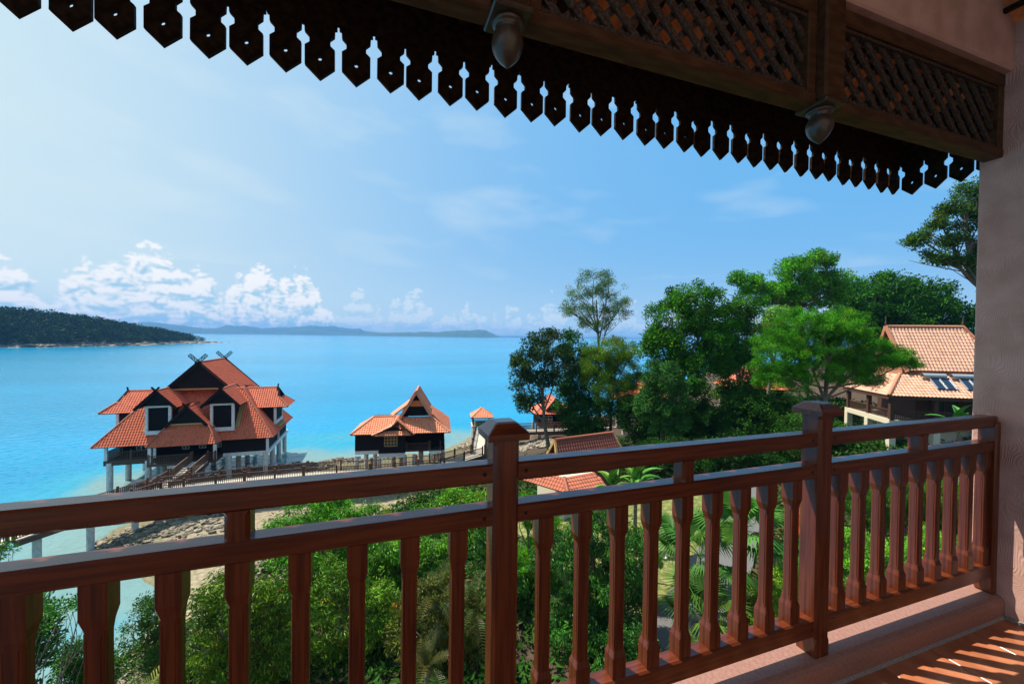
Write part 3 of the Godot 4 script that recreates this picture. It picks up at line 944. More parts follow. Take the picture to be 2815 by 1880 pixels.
func big_chalet() -> void:
	var t := thing("stilt_chalet", "large dark timber chalet with many orange tiled gables, on white stilts over the water", "chalet", Vector3(-22, 0, -60))
	for x in [-7.9, -4.2, 0.0, 4.2, 8.3]:
		for z in [-0.2, -4.0, -8.0, -11.8]:
			column(t, Vector3(x, -1.2, z), 3.35, 0.32, M.concrete)
	bx(t, "floor", Vector3(-8.5, 3.2, -12.2), Vector3(8.5, 3.4, -0.3), M.brown_wood)
	# white floor beams and the brown veranda edge
	bx(t, "floor_beam", Vector3(3.6, 3.1, -0.3), Vector3(8.75, 3.55, 0.0), M.white_paint)
	bx(t, "floor_beam", Vector3(8.45, 3.1, -12.3), Vector3(8.75, 3.55, -0.302), M.white_paint)
	bx(t, "floor_beam", Vector3(-8.4, 3.02, -0.28), Vector3(-3.5, 3.62, 0.0), M.brown_wood)
	bx(t, "floor_beam", Vector3(-8.4, 3.02, -12.2), Vector3(-8.12, 3.6, -0.282), M.brown_wood)
	# walls
	bx(t, "wall", Vector3(3.4, 3.56, -0.5), Vector3(8.4, 5.7, -0.12), M.black_wood)
	bx(t, "wall", Vector3(8.1, 3.56, -12.0), Vector3(8.5, 5.7, -0.502), M.black_wood)
	bx(t, "wall", Vector3(-6.7, 3.45, -12.0), Vector3(3.39, 6.0, -1.6), M.black_wood)
	bx(t, "wall", Vector3(-8.0, 3.45, -12.0), Vector3(-6.71, 6.0, -3.0), M.black_wood)
	bx(t, "corner_post", Vector3(8.42, 3.56, -0.2), Vector3(8.7, 5.6, 0.05), M.white_paint)
	bx(t, "corner_post", Vector3(8.52, 3.56, -6.1), Vector3(8.72, 5.6, -5.9), M.white_paint)
	for x in [-8.2, -3.5]:
		bx(t, "veranda_post", Vector3(x - 0.14, 3.6, -0.26), Vector3(x + 0.14, 5.5, -0.02), M.white_paint)
	rail_run(t, Vector3(-8.25, 3.6, -0.14), Vector3(-3.4, 3.6, -0.14), 1.0, M.rail_brown)
	rail_run(t, Vector3(-8.27, 3.6, -0.3), Vector3(-8.27, 3.6, -6.0), 1.0, M.rail_brown)
	framed_window(t, Vector3(-5.9, 4.3, -1.6), Vector3(-5.0, 5.3, -1.5), 2, 2, M.white_paint)
	framed_window(t, Vector3(-4.6, 4.3, -1.6), Vector3(-4.0, 5.3, -1.5), 1, 2, M.white_paint)
	# lower hipped roof, cut by the dormers
	var R: Material = M.roof_red
	var C: Material = M.roof_red_cap
	var Bk: Material = M.black_wood
	hip_roof(t, -9.3, 9.3, 0.5, -12.5, 5.35, -4.7, 4.7, -4.1, -7.9, 11.4, R, Bk, C)
	# main gable
	roof_face(t, "roof_slope", [Vector3(-4.7, 10.4, -12.4), Vector3(-4.7, 10.4, -4.6), Vector3(-3.4, 11.7, -2.7), Vector3(0, 15.05, -2.7), Vector3(0, 15.05, -12.4)], R, Bk)
	roof_face(t, "roof_slope", [Vector3(4.7, 10.4, -4.6), Vector3(4.7, 10.4, -12.4), Vector3(0, 15.05, -12.4), Vector3(0, 15.05, -2.7), Vector3(3.4, 11.7, -2.7)], R, Bk)
	ridge(t, Vector3(0, 15.1, -2.7), Vector3(0, 15.1, -12.4), C)
	gable_wall(t, "gable", 0, 3.35, 11.65, 14.85, -3.0, M.black_wood)
	gable_wall(t, "gable", 0, 4.5, 10.3, 14.8, -12.2, M.black_wood)
	for z in [-2.72, -12.3]:
		for s in [-1, 1]:
			var st := mb()
			bar(st, Vector3(s * (3.65 if z > -5 else 4.9), 11.35 if z > -5 else 10.1, z), Vector3(0, 14.98, z), 0.1, 0.5)
			obj("barge_board", st, M.black_wood, t)
		crossed_finial(t, Vector3(0, 15.1, z + 0.1), 1.0, 1.0)
	bx(t, "flashing", Vector3(-3.5, 11.45, -3.35), Vector3(3.5, 11.66, -2.95), M.ochre)
	# the two front dormers
	for cx in [-3.15, 3.5]:
		bx(t, "dormer_wall", Vector3(cx - 1.2, 5.3, -4.2), Vector3(cx + 1.2, 10.1, -0.3), M.black_wood)
		bx(t, "dormer_frame", Vector3(cx - 1.3, 9.75, -0.32), Vector3(cx + 1.3, 10.2, 0.02), M.white_paint)
		bx(t, "dormer_frame", Vector3(cx - 1.3, 6.45, -0.32), Vector3(cx + 1.3, 6.9, 0.02), M.white_paint)
		for s in [-1, 1]:
			bx(t, "dormer_frame", Vector3(cx + s * 1.16 - 0.14, 6.902, -0.3), Vector3(cx + s * 1.16 + 0.14, 9.748, 0.0), M.white_paint)
			bx(t, "dormer_frame", Vector3(cx + s * 1.22 - 0.06, 8.4, -3.2), Vector3(cx + s * 1.22 + 0.06, 10.0, -0.322), M.black_wood)
			# the ochre gutter boards where the dormer meets the roof
			var st := mb()
			bar(st, Vector3(cx + s * 1.5, 6.75, -0.5), Vector3(cx + s * 1.5, 10.2, -3.05), 0.5, 0.1, Vector3(0, 0.8, 0.6))
			obj("flashing", st, M.ochre, t)
		var louvre := mb()
		for i in 14:
			box(louvre, Vector3(cx - 1.01, 6.95 + i * 0.2, -0.29), Vector3(cx + 1.01, 7.1 + i * 0.2, -0.2))
		obj("louvre_panel", louvre, M.black_wood, t, Vector3.ZERO, "stuff")
		gable_roof(t, cx, 2.0, 9.75, 11.85, 0.6, -5.0, R, Bk, C, M.black_wood)
		gable_wall(t, "gable", cx, 1.75, 10.0, 11.7, 0.2, M.black_wood)
		crossed_finial(t, Vector3(cx, 11.9, 0.62), 1.0, 0.42)
	# side wings with hipped gables
	for s in [-1, 1]:
		var e: float = 8.6 * s
		var f := [Vector3(s * 2.5, 8.75, -3.0), Vector3(s * 10.4, 8.75, -3.0), Vector3(s * 9.15, 9.9, -4.15), Vector3(e, 11.2, -5.5), Vector3(s * 2.5, 11.2, -5.5)]
		var g := [Vector3(s * 10.4, 8.75, -8.0), Vector3(s * 2.5, 8.75, -8.0), Vector3(s * 2.5, 11.2, -5.5), Vector3(e, 11.2, -5.5), Vector3(s * 9.15, 9.9, -6.85)]
		roof_face(t, "roof_slope", f, R, Bk)
		roof_face(t, "roof_slope", g, R, Bk)
		roof_face(t, "roof_slope", [Vector3(s * 10.4, 8.75, -3.0), Vector3(s * 10.4, 8.75, -8.0), Vector3(s * 9.15, 9.9, -6.85), Vector3(s * 9.15, 9.9, -4.15)], R, Bk)
		ridge(t, Vector3(s * 10.4, 8.8, -3.0), Vector3(s * 9.15, 9.95, -4.15), C)
		ridge(t, Vector3(e, 11.25, -5.5), Vector3(s * 2.5, 11.25, -5.5), C)
		for z in [-3.0, -8.0]:
			var st := mb()
			bar(st, Vector3(9.15 * s, 9.85, -4.15 if z > -5 else -6.85), Vector3(e, 11.3, -5.5), 0.3, 0.12)
			obj("barge_board", st, M.black_wood, t)
		var gw := mb()
		prism(gw, PackedVector2Array([Vector2(-1.5, 9.7), Vector2(1.5, 9.7), Vector2(0, 11.15)]), Transform3D(Basis(Vector3.UP, PI / 2), Vector3(e - 0.1, 0, -5.5)), 0.1)
		obj("gable", gw, M.black_wood, t)
		var sp := mb()
		bar(sp, Vector3(e, 11.2, -5.5), Vector3(e + s * 0.12, 11.75, -5.5), 0.16, 0.12, Vector3.BACK)
		obj("gable_finial", sp, M.black_wood, t)
		bx(t, "dormer_wall", Vector3(minf(s * 4.0, s * 8.75), 6.2, -7.6), Vector3(maxf(s * 4.0, s * 8.75), 8.85, -3.5), M.black_wood)
		for z in [-3.5, -7.6]:
			bx(t, "dormer_frame", Vector3(s * 8.72 - 0.14, 6.3, z - 0.14), Vector3(s * 8.72 + 0.14, 8.8, z + 0.14), M.white_paint)
		bx(t, "dormer_frame", Vector3(s * 8.8 - 0.1, 6.3, -7.45), Vector3(s * 8.8 + 0.1, 6.75, -3.65), M.white_paint)
		bx(t, "flashing", Vector3(s * 9.1 - 0.25, 5.95, -7.6), Vector3(s * 9.1 + 0.25, 6.1, -3.4), M.ochre)
	# porch with its hipped gable
	roof_face(t, "roof_slope", [Vector3(-3.5, 5.35, 2.0), Vector3(3.6, 5.35, 2.0), Vector3(2.0, 7.62, 0.35), Vector3(-1.95, 7.62, 0.35)], R, Bk)
	roof_face(t, "roof_slope", [Vector3(3.6, 5.35, 2.0), Vector3(3.6, 5.35, -0.6), Vector3(2.0, 7.62, -0.6), Vector3(2.0, 7.62, 0.35)], R, Bk)
	roof_face(t, "roof_slope", [Vector3(-3.5, 5.35, -0.6), Vector3(-3.5, 5.35, 2.0), Vector3(-1.95, 7.62, 0.35), Vector3(-1.95, 7.62, -0.6)], R, Bk)
	ridge(t, Vector3(-3.5, 5.4, 2.0), Vector3(-1.95, 7.66, 0.35), C)
	ridge(t, Vector3(3.6, 5.4, 2.0), Vector3(2.0, 7.66, 0.35), C)
	gable_roof(t, 0.0, 2.05, 7.55, 9.8, 0.75, -3.6, R, Bk, C, M.black_wood)
	gable_wall(t, "gable", 0.0, 1.85, 7.7, 9.65, 0.5, M.black_wood)
	bx(t, "flashing", Vector3(-1.95, 7.56, 0.3), Vector3(2.0, 7.76, 0.62), M.ochre)
	crossed_finial(t, Vector3(0, 9.85, 0.78), 1.0, 0.42)
	var fl := mb()
	bar(fl, Vector3(2.15, 7.75, -0.45), Vector3(3.9, 5.3, -0.45), 0.55, 0.1, Vector3(0.8, 0.6, 0))
	obj("flashing", fl, M.ochre, t)
	bx(t, "porch_floor", Vector3(-3.4, 3.05, -0.3), Vector3(3.5, 3.35, 2.0), M.brown_wood)
	for x in [-3.2, 3.3]:
		bx(t, "porch_post", Vector3(x - 0.15, 3.35, 1.6), Vector3(x + 0.15, 5.4, 1.9), M.white_paint)
	for x in [-0.9, 0.9, 2.6]:
		framed_window(t, Vector3(x - 0.35, 4.1, -1.6), Vector3(x + 0.35, 5.2, -1.5), 2, 3, M.white_paint)
	rail_run(t, Vector3(-3.3, 3.35, 1.9), Vector3(0.9, 3.35, 1.9), 0.95, M.rail_brown)
	rail_run(t, Vector3(2.6, 3.35, 1.9), Vector3(3.4, 3.35, 1.9), 0.95, M.rail_brown)

func small_chalet() -> void:
	var t := thing("stilt_chalet", "small dark chalet with steep pointed gable and pale orange tiles, alone over the water", "chalet", Vector3(3.2, 0, -52.1), deg_to_rad(-9))
	var R: Material = M.roof_pink
	var C: Material = M.roof_pink_cap
	var Bk: Material = M.brown_wood
	for p in [[-5.4, -0.1], [-4.6, -2.0], [-3.9, -4.5], [-2.7, 0.0], [-1.2, -2.5], [-0.4, -4.0], [0.4, -0.1], [1.6, -0.3], [2.4, -1.6], [5.2, -0.2], [5.2, -4.5], [-5.4, -6.0], [2.0, -6.5], [5.2, -8]]:
		column(t, Vector3(p[0], -0.8, p[1]), 3.7, 0.27, M.concrete)
	bx(t, "floor_beam", Vector3(-5.6, 4.05, -0.25), Vector3(-2.8, 4.58, 0.0), M.white_paint)
	bx(t, "floor_beam", Vector3(-2.72, 3.6, 0.02), Vector3(0.5, 4.15, 0.3), M.white_paint)
	bx(t, "floor_beam", Vector3(5.1, 3.7, -8.0), Vector3(5.4, 4.2, -0.1), M.white_paint)
	bx(t, "floor", Vector3(-5.6, 4.1, -6.5), Vector3(5.4, 4.3, -0.26), M.brown_wood)
	bx(t, "wall", Vector3(-5.6, 4.5, -5.8), Vector3(-2.75, 6.95, 0.05), M.black_wood)
	bx(t, "wall", Vector3(-2.74, 4.2, -5.8), Vector3(0.5, 6.95, 0.4), M.black_wood)
	bx(t, "wall", Vector3(0.51, 4.3, -8.0), Vector3(5.3, 6.95, -1.6), M.black_wood)
	bx(t, "corner_post", Vector3(5.1, 4.3, -0.25), Vector3(5.35, 6.9, 0.0), M.black_wood)
	rail_run(t, Vector3(0.6, 4.3, 0.0), Vector3(3.4, 4.3, 0.0), 0.95, M.rail_brown)
	framed_window(t, Vector3(-2.0, 5.1, 0.4), Vector3(-0.5, 6.3, 0.5), 4, 3, M.ochre)
	# left hip
	roof_face(t, "roof_slope", [Vector3(-5.95, 6.75, 1.0), Vector3(1.6, 6.75, 1.0), Vector3(0.2, 8.4, -1.6), Vector3(-3.6, 8.4, -1.6)], R, Bk)
	roof_face(t, "roof_slope", [Vector3(-5.95, 6.75, -5.4), Vector3(-5.95, 6.75, 1.0), Vector3(-3.6, 8.4, -1.6), Vector3(-3.9, 8.3, -2.8)], R, Bk)
	roof_face(t, "roof_slope", [Vector3(1.6, 6.75, -5.4), Vector3(-5.95, 6.75, -5.4), Vector3(-3.6, 8.4, -2.8), Vector3(0.2, 8.4, -2.8)], R, Bk)
	ridge(t, Vector3(-5.95, 6.8, 1.0), Vector3(-3.6, 8.45, -1.6), C)
	ridge(t, Vector3(-3.6, 8.45, -1.6), Vector3(0.2, 8.45, -1.6), C)
	# right block
	roof_face(t, "roof_slope", [Vector3(1.2, 6.75, 1.0), Vector3(6.1, 6.75, 1.0), Vector3(3.5, 8.5, -0.9), Vector3(-0.3, 8.5, -0.9)], R, Bk)
	roof_face(t, "roof_slope", [Vector3(6.1, 6.75, 1.0), Vector3(6.1, 6.75, -8.4), Vector3(3.4, 9.1, -6.0), Vector3(3.4, 8.55, -0.9)], R, Bk)
	ridge(t, Vector3(6.1, 6.8, 1.0), Vector3(3.5, 8.55, -0.9), C)
	# steep gable
	gable_roof(t, 1.75, 2.05, 8.3, 11.75, -0.45, -6.0, R, Bk, C, M.roof_pink_cap)
	gable_wall(t, "gable", 1.75, 1.8, 8.5, 11.4, -1.2, M.black_wood)
	bx(t, "gable_panel", Vector3(0.95, 9.75, -1.18), Vector3(2.55, 10.5, -1.1), M.clay)
	roof_face(t, "roof_slope", [Vector3(-1.9, 8.0, -6.0), Vector3(-1.9, 8.0, -2.2), Vector3(0.6, 9.9, -2.2), Vector3(0.6, 9.9, -6.0)], R, Bk)
	# low gablet over the bay
	roof_face(t, "roof_slope", [Vector3(-3.3, 6.6, 1.3), Vector3(1.55, 6.6, 1.3), Vector3(0.55, 7.05, 0.75), Vector3(-2.4, 7.05, 0.75)], R, Bk)
	roof_face(t, "roof_slope", [Vector3(-3.45, 6.65, -0.4), Vector3(-3.45, 6.65, 1.3), Vector3(-0.95, 7.75, 1.0), Vector3(-0.6, 8.45, -1.2)], R, Bk)
	roof_face(t, "roof_slope", [Vector3(1.65, 6.65, 1.3), Vector3(1.65, 6.65, -0.4), Vector3(-0.6, 8.45, -1.2), Vector3(-0.95, 7.75, 1.0)], R, Bk)
	ridge(t, Vector3(-0.95, 7.8, 1.0), Vector3(-0.6, 8.5, -1.2), C)
	gable_wall(t, "gable", -0.95, 1.35, 7.05, 7.65, 0.75, M.black_wood)
	# stairs down to the walkway
	for s in [3.55, 4.85]:
		var st := mb()
		bar(st, Vector3(s, 4.25, 0.05), Vector3(s, 3.3, 2.2), 0.1, 0.3)
		obj("stringer", st, M.deck, t)
		var hr := mb()
		bar(hr, Vector3(s, 5.25, 0.0), Vector3(s, 4.35, 2.2), 0.09, 0.09)
		obj("handrail", hr, M.rail_brown, t)
		bx(t, "newel_post", Vector3(s - 0.09, 4.2, -0.1), Vector3(s + 0.09, 5.5, 0.08), M.rail_brown)
		bx(t, "newel_post", Vector3(s - 0.09, 3.3, 2.1), Vector3(s + 0.09, 4.5, 2.28), M.rail_brown)
	for i in 8:
		bx(t, "stair_tread", Vector3(3.6, 3.4 + i * 0.115, 2.0 - i * 0.27), Vector3(4.8, 3.46 + i * 0.115, 2.3 - i * 0.27), M.deck)

func pavilion() -> void:
	var t := thing("lookout_pavilion", "small open lookout pavilion with orange hipped roof on tall white posts above the rocks", "pavilion", Vector3(17.0, 0, -65), deg_to_rad(-10))
	for x in [-1.45, 1.45]:
		for z in [-1.45, 1.45]:
			column(t, Vector3(x, 0.0, z), 4.0, 0.22, M.concrete)
			bx(t, "post", Vector3(x - 0.08, 4.2, z - 0.08), Vector3(x + 0.08, 5.7, z + 0.08), M.green_steel)
	bx(t, "floor", Vector3(-1.7, 4.0, -1.7), Vector3(1.7, 4.2, 1.7), M.deck)
	hip_roof(t, -1.85, 1.85, 1.85, -1.85, 5.6, -0.02, 0.02, 0.02, -0.02, 6.95, M.roof_pink, M.brown_wood, M.roof_pink_cap)
	for c in [[Vector3(-1.5, 4.2, 1.5), Vector3(1.5, 4.2, 1.5)], [Vector3(-1.5, 4.2, -1.5), Vector3(1.5, 4.2, -1.5)], [Vector3(-1.5, 4.2, -1.5), Vector3(-1.5, 4.2, 1.5)]]:
		rail_run(t, c[0], c[1], 0.9, M.green_steel, false)
	bx(t, "bench", Vector3(-0.9, 4.5, -0.3), Vector3(0.9, 4.6, 0.3), M.green_steel)

func deck_run(parent: Node3D, a: Vector3, b: Vector3, w: float, rails := true, feet := 0.0) -> void:
	var st := mb()
	bar(st, a - Vector3(0, 0.1, 0), b - Vector3(0, 0.1, 0), w, 0.2)
	obj("deck", st, M.deck, parent)
	var s := (b - a).cross(Vector3.UP).normalized() * w * 0.5
	for k in [-1.0, 1.0]:
		var e := mb()
		bar(e, a + s * k * 1.02 - Vector3(0, 0.3, 0), b + s * k * 1.02 - Vector3(0, 0.3, 0), 0.14, 0.4)
		obj("edge_beam", e, M.brown_wood, parent)
		if rails: rail_run(parent, a + s * k * 0.97, b + s * k * 0.97, 1.0, M.rail_brown)
	if feet > 0.0:
		var n := maxi(1, int(a.distance_to(b) / feet))
		for i in n:
			var p := a.lerp(b, (i + 0.5) / n)
			column(parent, Vector3(p.x, ground(p.x, p.z) - 0.5, p.z), p.y - 0.25, 0.27, M.concrete)

func walkways() -> void:
	var w := thing("boardwalk", "long raised boardwalk with brown railings from the left edge to the small chalet", "walkway", Vector3.ZERO)
	var p := [Vector3(-36, 3.2, -33), Vector3(-26.2, 3.3, -40.4), Vector3(-20.6, 3.3, -48.5), Vector3(-13, 3.3, -49.4), Vector3(-7.3, 3.3, -49.4), Vector3(-0.4, 3.3, -48.3), Vector3(7.4, 3.3, -48.3), Vector3(13, 3.3, -51.5), Vector3(16.4, 3.9, -62.5)]
	for i in p.size() - 1:
		deck_run(w, p[i], p[i + 1], 1.9, true, 3.0)
	var b := thing("footbridge", "short wooden footbridge with stepped railings leading up to the large chalet", "walkway", Vector3.ZERO)
	deck_run(b, Vector3(-20.7, 2.75, -49.2), Vector3(-20.5, 2.75, -53.6), 2.2, true, 3.0)
	deck_run(b, Vector3(-20.5, 2.75, -53.6), Vector3(-20.1, 3.35, -57.9), 1.7, true, 3.0)
	for i in 5:
		bx(b, "stair_tread", Vector3(-21.2, 2.78 + i * 0.09, -54.0 - i * 0.55), Vector3(-19.6, 2.86 + i * 0.09, -53.6 - i * 0.55), M.deck)
	var r := thing("boardwalk", "raised walkway with thin dark railings passing behind the twin trunks on the right", "walkway", Vector3.ZERO)
	deck_run(r, Vector3(19.0, 3.6, -61.5), Vector3(28.0, 3.6, -60.3), 1.9, true, 4.5)
	deck_run(r, Vector3(28.0, 3.6, -60.3), Vector3(40.0, 3.8, -58.0), 1.9, true, 4.5)
	var s := thing("pavilion_stairs", "white slatted stair running down beside the lookout pavilion", "stairs", Vector3.ZERO)
	var p0 := Vector3(17.3, 4.1, -63.2)
	var p1 := Vector3(17.9, 1.4, -58.5)
	for y in [0.0, 0.9]:
		var st := mb()
		bar(st, p0 + Vector3(0, y, 0), p1 + Vector3(0, y, 0), 0.1, 0.16)
		obj("stringer" if y == 0.0 else "handrail", st, M.white_paint, s)
	for i in 8:
		var q := p0.lerp(p1, i / 7.0)
		bx(s, "slat", Vector3(q.x - 0.05, ground(q.x, q.z) - 0.2, q.z - 0.05), Vector3(q.x + 0.05, q.y + 0.88, q.z + 0.05), M.white_paint)
	for i in 12:
		var q := p0.lerp(p1, i / 11.0)
		bx(s, "stair_tread", Vector3(q.x + 0.06, q.y - 0.05, q.z - 0.15), Vector3(q.x + 1.1, q.y, q.z + 0.15), M.deck)

func right_house() -> void:
	var t := thing("hillside_house", "two storey house with pale orange tiled roofs and solar water heaters, beside the plaster wall", "house", Vector3(46.48, 0, -24.25), deg_to_rad(-31))
	var R: Material = M.roof_pale
	var C: Material = M.roof_pale_cap
	var Bk: Material = M.brown_wood
	# lower skirt roof
	roof_face(t, "roof_slope", [Vector3(0, 13.8, 0), Vector3(11, 13.8, 0), Vector3(11, 15.75, -2.2), Vector3(2.2, 15.75, -2.2)], R, Bk, 0.3, 0.36)
	roof_face(t, "roof_slope", [Vector3(0, 13.8, -7.4), Vector3(0, 13.8, 0), Vector3(2.2, 15.75, -2.2), Vector3(2.2, 15.75, -6.2)], R, Bk, 0.3, 0.36)
	ridge(t, Vector3(0, 13.86, 0), Vector3(2.2, 15.8, -2.2), C, 0.15)
	bx(t, "fascia", Vector3(0.0, 13.5, -0.12), Vector3(11, 13.74, -0.04), M.brown_wood)
	bx(t, "fascia", Vector3(0.04, 13.45, -7.4), Vector3(0.12, 13.74, -0.13), M.brown_wood)
	# upper steep gable roof
	roof_face(t, "roof_slope", [Vector3(2.8, 16.15, -2.1), Vector3(11, 16.15, -2.1), Vector3(9.0, 20.5, -4.6), Vector3(2.4, 20.5, -4.6)], R, Bk, 0.3, 0.36)
	roof_face(t, "roof_slope", [Vector3(11, 16.15, -7.1), Vector3(2.8, 16.15, -7.1), Vector3(2.4, 20.5, -4.6), Vector3(9.0, 20.5, -4.6)], R, Bk, 0.3, 0.36)
	ridge(t, Vector3(2.3, 20.56, -4.6), Vector3(9.1, 20.56, -4.6), C, 0.16)
	for e in [[2.35, 2.75], [9.05, 10.95]]:
		for z in [-2.05, -7.15]:
			var st := mb()
			bar(st, Vector3(e[1], 16.0, z), Vector3(e[0], 20.55, -4.6), 0.34, 0.16, Vector3.RIGHT)
			obj("barge_board", st, M.roof_pale_cap, t)
		var sp := mb(true)
		lathe(sp, [[0.0, 0.0], [0.09, 0.0], [0.06, 0.3], [0.1, 0.45], [0.04, 0.6], [0.015, 1.25], [0.0, 1.3]], Vector3(e[0], 20.5, -4.6), 8)
		obj("ridge_spire", sp, M.brown_wood, t)
	var gw := mb()
	prism(gw, PackedVector2Array([Vector2(-2.4, 15.8), Vector2(2.4, 15.8), Vector2(0, 20.3)]), Transform3D(Basis(Vector3.UP, PI / 2), Vector3(2.9, 0, -4.6)), 0.1)
	obj("gable", gw, M.brown_wood, t)
	bx(t, "clerestory", Vector3(2.6, 15.7, -6.8), Vector3(11, 16.3, -2.5), M.roof_pale_cap)
	# body
	bx(t, "wall", Vector3(3.2, 11.4, -7.0), Vector3(11, 14.9, -1.6), M.brown_wood)
	bx(t, "wall", Vector3(3.2, 7.0, -7.0), Vector3(11, 11.1, -1.6), M.cream)
	bx(t, "floor", Vector3(0.3, 11.1, -7.2), Vector3(11, 11.4, -0.3), M.cream)
	bx(t, "floor_beam", Vector3(0.22, 11.02, -7.3), Vector3(0.45, 11.5, -0.25), M.cream)
	for q in [[0.45, -0.4], [0.45, -3.6], [0.45, -7.0], [4.0, -0.4], [7.5, -0.4], [10.8, -0.4]]:
		bx(t, "post", Vector3(q[0] - 0.16, 11.4, q[1] - 0.16), Vector3(q[0] + 0.16, 13.9, q[1] + 0.16), M.brown_wood)
		bx(t, "pier", Vector3(q[0] - 0.26, 6.5, q[1] - 0.26), Vector3(q[0] + 0.26, 11.1, q[1] + 0.26), M.cream)
	rail_run(t, Vector3(0.45, 11.4, -6.8), Vector3(0.45, 11.4, -3.7), 0.95, M.rail_brown, false)
	rail_run(t, Vector3(0.45, 11.4, -3.5), Vector3(0.45, 11.4, -0.5), 0.95, M.rail_brown, false)
	rail_run(t, Vector3(0.6, 11.4, -0.4), Vector3(10.6, 11.4, -0.4), 0.95, M.rail_brown, false)
	framed_window(t, Vector3(4.4, 11.5, -1.6), Vector3(6.6, 13.6, -1.5), 2, 1, M.brown_wood)
	for k in 2:
		var x := 4.7 + k * 2.35
		var h := thing("solar_heater", ["solar heater with silver tank and dark panel, whole on the pale tiled roof", "solar water heater on the pale tiled roof, cut off by the plaster wall"][k], "solar heater", Vector3(46.48, 0, -24.25), deg_to_rad(-31), "solar heaters on the pale tiled roof")
		var st := mb(true)
		tube(st, [Vector3(x - 0.95, 15.68, -1.75), Vector3(x - 0.9, 15.68, -1.75), Vector3(x + 0.9, 15.68, -1.75), Vector3(x + 0.95, 15.68, -1.75)], 0.26, 0.26, 12)
		obj("tank", st, M.grey_metal, h)
		var pn := mb()
		bar(pn, Vector3(x + 0.35, 14.55, -0.62), Vector3(x + 0.35, 15.5, -1.7), 1.5, 0.1, Vector3(0, 0.75, 0.66))
		obj("panel", pn, M.solar, h)
		var fr := mb()
		for e in [-0.78, 0.0, 0.78]:
			bar(fr, Vector3(x + 0.35 + e, 14.58, -0.58), Vector3(x + 0.35 + e, 15.53, -1.66), 0.06, 0.14, Vector3(0, 0.75, 0.66))
		obj("panel_frame", fr, M.grey_metal, h)

func hut() -> void:
	var t := thing("tiled_hut", "low hut with shade tinted tiled gable above a sunlit hipped skirt roof, beyond the lawn", "hut", Vector3(13.43, 0, -27.1), deg_to_rad(8.3))
	var R: Material = M.roof_old
	var C: Material = M.roof_red_cap
	var Bk: Material = M.brown_wood
	roof_face(t, "roof_slope", [Vector3(-0.3, 7.65, 1.25), Vector3(3.3, 7.65, 1.25), Vector3(3.0, 8.4, 0.1), Vector3(0.1, 8.4, 0.1)], R, Bk, 0.25, 0.3)
	roof_face(t, "roof_slope", [Vector3(-2.6, 7.65, -4.0), Vector3(-0.3, 7.65, 1.25), Vector3(0.1, 8.4, 0.1), Vector3(-1.6, 8.4, -3.4)], R, Bk, 0.25, 0.3)
	ridge(t, Vector3(-0.3, 7.7, 1.25), Vector3(0.1, 8.45, 0.1), C)
	roof_face(t, "roof_slope", [Vector3(0.5, 8.7, -1.35), Vector3(7.6, 8.7, -1.35), Vector3(7.0, 10.55, -2.4), Vector3(0.9, 10.55, -2.4)], M.roof_painted_shade, Bk, 0.25, 0.3)
	roof_face(t, "roof_slope", [Vector3(7.6, 8.7, -3.45), Vector3(0.5, 8.7, -3.45), Vector3(0.9, 10.55, -2.4), Vector3(7.0, 10.55, -2.4)], M.roof_painted_shade, Bk, 0.25, 0.3)
	ridge(t, Vector3(0.85, 10.6, -2.4), Vector3(7.05, 10.6, -2.4), C, 0.11)
	for e in [[0.9, 0.5], [7.0, 7.6]]:
		for z in [-1.35, -3.45]:
			var st := mb()
			bar(st, Vector3(e[1], 8.65, z), Vector3(e[0], 10.55, -2.4), 0.2, 0.16, Vector3.RIGHT)
			obj("barge_board", st, M.ochre, t)
	bx(t, "wall", Vector3(0.6, 4.5, -3.3), Vector3(7.2, 8.8, -1.5), M.brown_wood)
	bx(t, "wall", Vector3(0.0, 4.0, -3.6), Vector3(3.0, 8.3, 0.3), M.cream)

func hidden_chalet(label: String, at: Vector3, turn: float, w: float, d: float, eave: float, top: float) -> void:   # a chalet glimpsed between the trees
	var t := thing("stilt_chalet", label, "chalet", at, turn, "chalets among the trees")
	for x in [-w, w]:
		for z in [-d, d]:
			column(t, Vector3(x, -1.5, z), eave - 2.4, 0.26, M.concrete)
	bx(t, "floor_beam", Vector3(-w - 0.1, eave - 2.7, d - 0.2), Vector3(w + 0.1, eave - 2.3, d + 0.1), M.white_paint)
	bx(t, "wall", Vector3(-w, eave - 2.3, -d), Vector3(w, eave, d), M.black_wood)
	framed_window(t, Vector3(-w * 0.6, eave - 1.5, d), Vector3(-w * 0.2, eave - 0.5, d + 0.1), 2, 2, M.white_paint)
	rail_run(t, Vector3(-w, eave - 2.3, d + 0.6), Vector3(w, eave - 2.3, d + 0.6), 0.9, M.rail_brown, false)
	hip_roof(t, -w - 0.9, w + 0.9, d + 0.9, -d - 0.9, eave, -w * 0.4, w * 0.4, 0.05, -0.05, top, M.roof_red, M.brown_wood, M.roof_red_cap)
	gable_roof(t, 0, 1.7, lerpf(eave, top, 0.35), top + 0.8, d + 0.4, -d, M.roof_red, M.brown_wood, M.roof_red_cap, M.brown_wood)
	gable_wall(t, "gable", 0, 1.5, lerpf(eave, top, 0.4), top + 0.6, d + 0.1, M.black_wood)

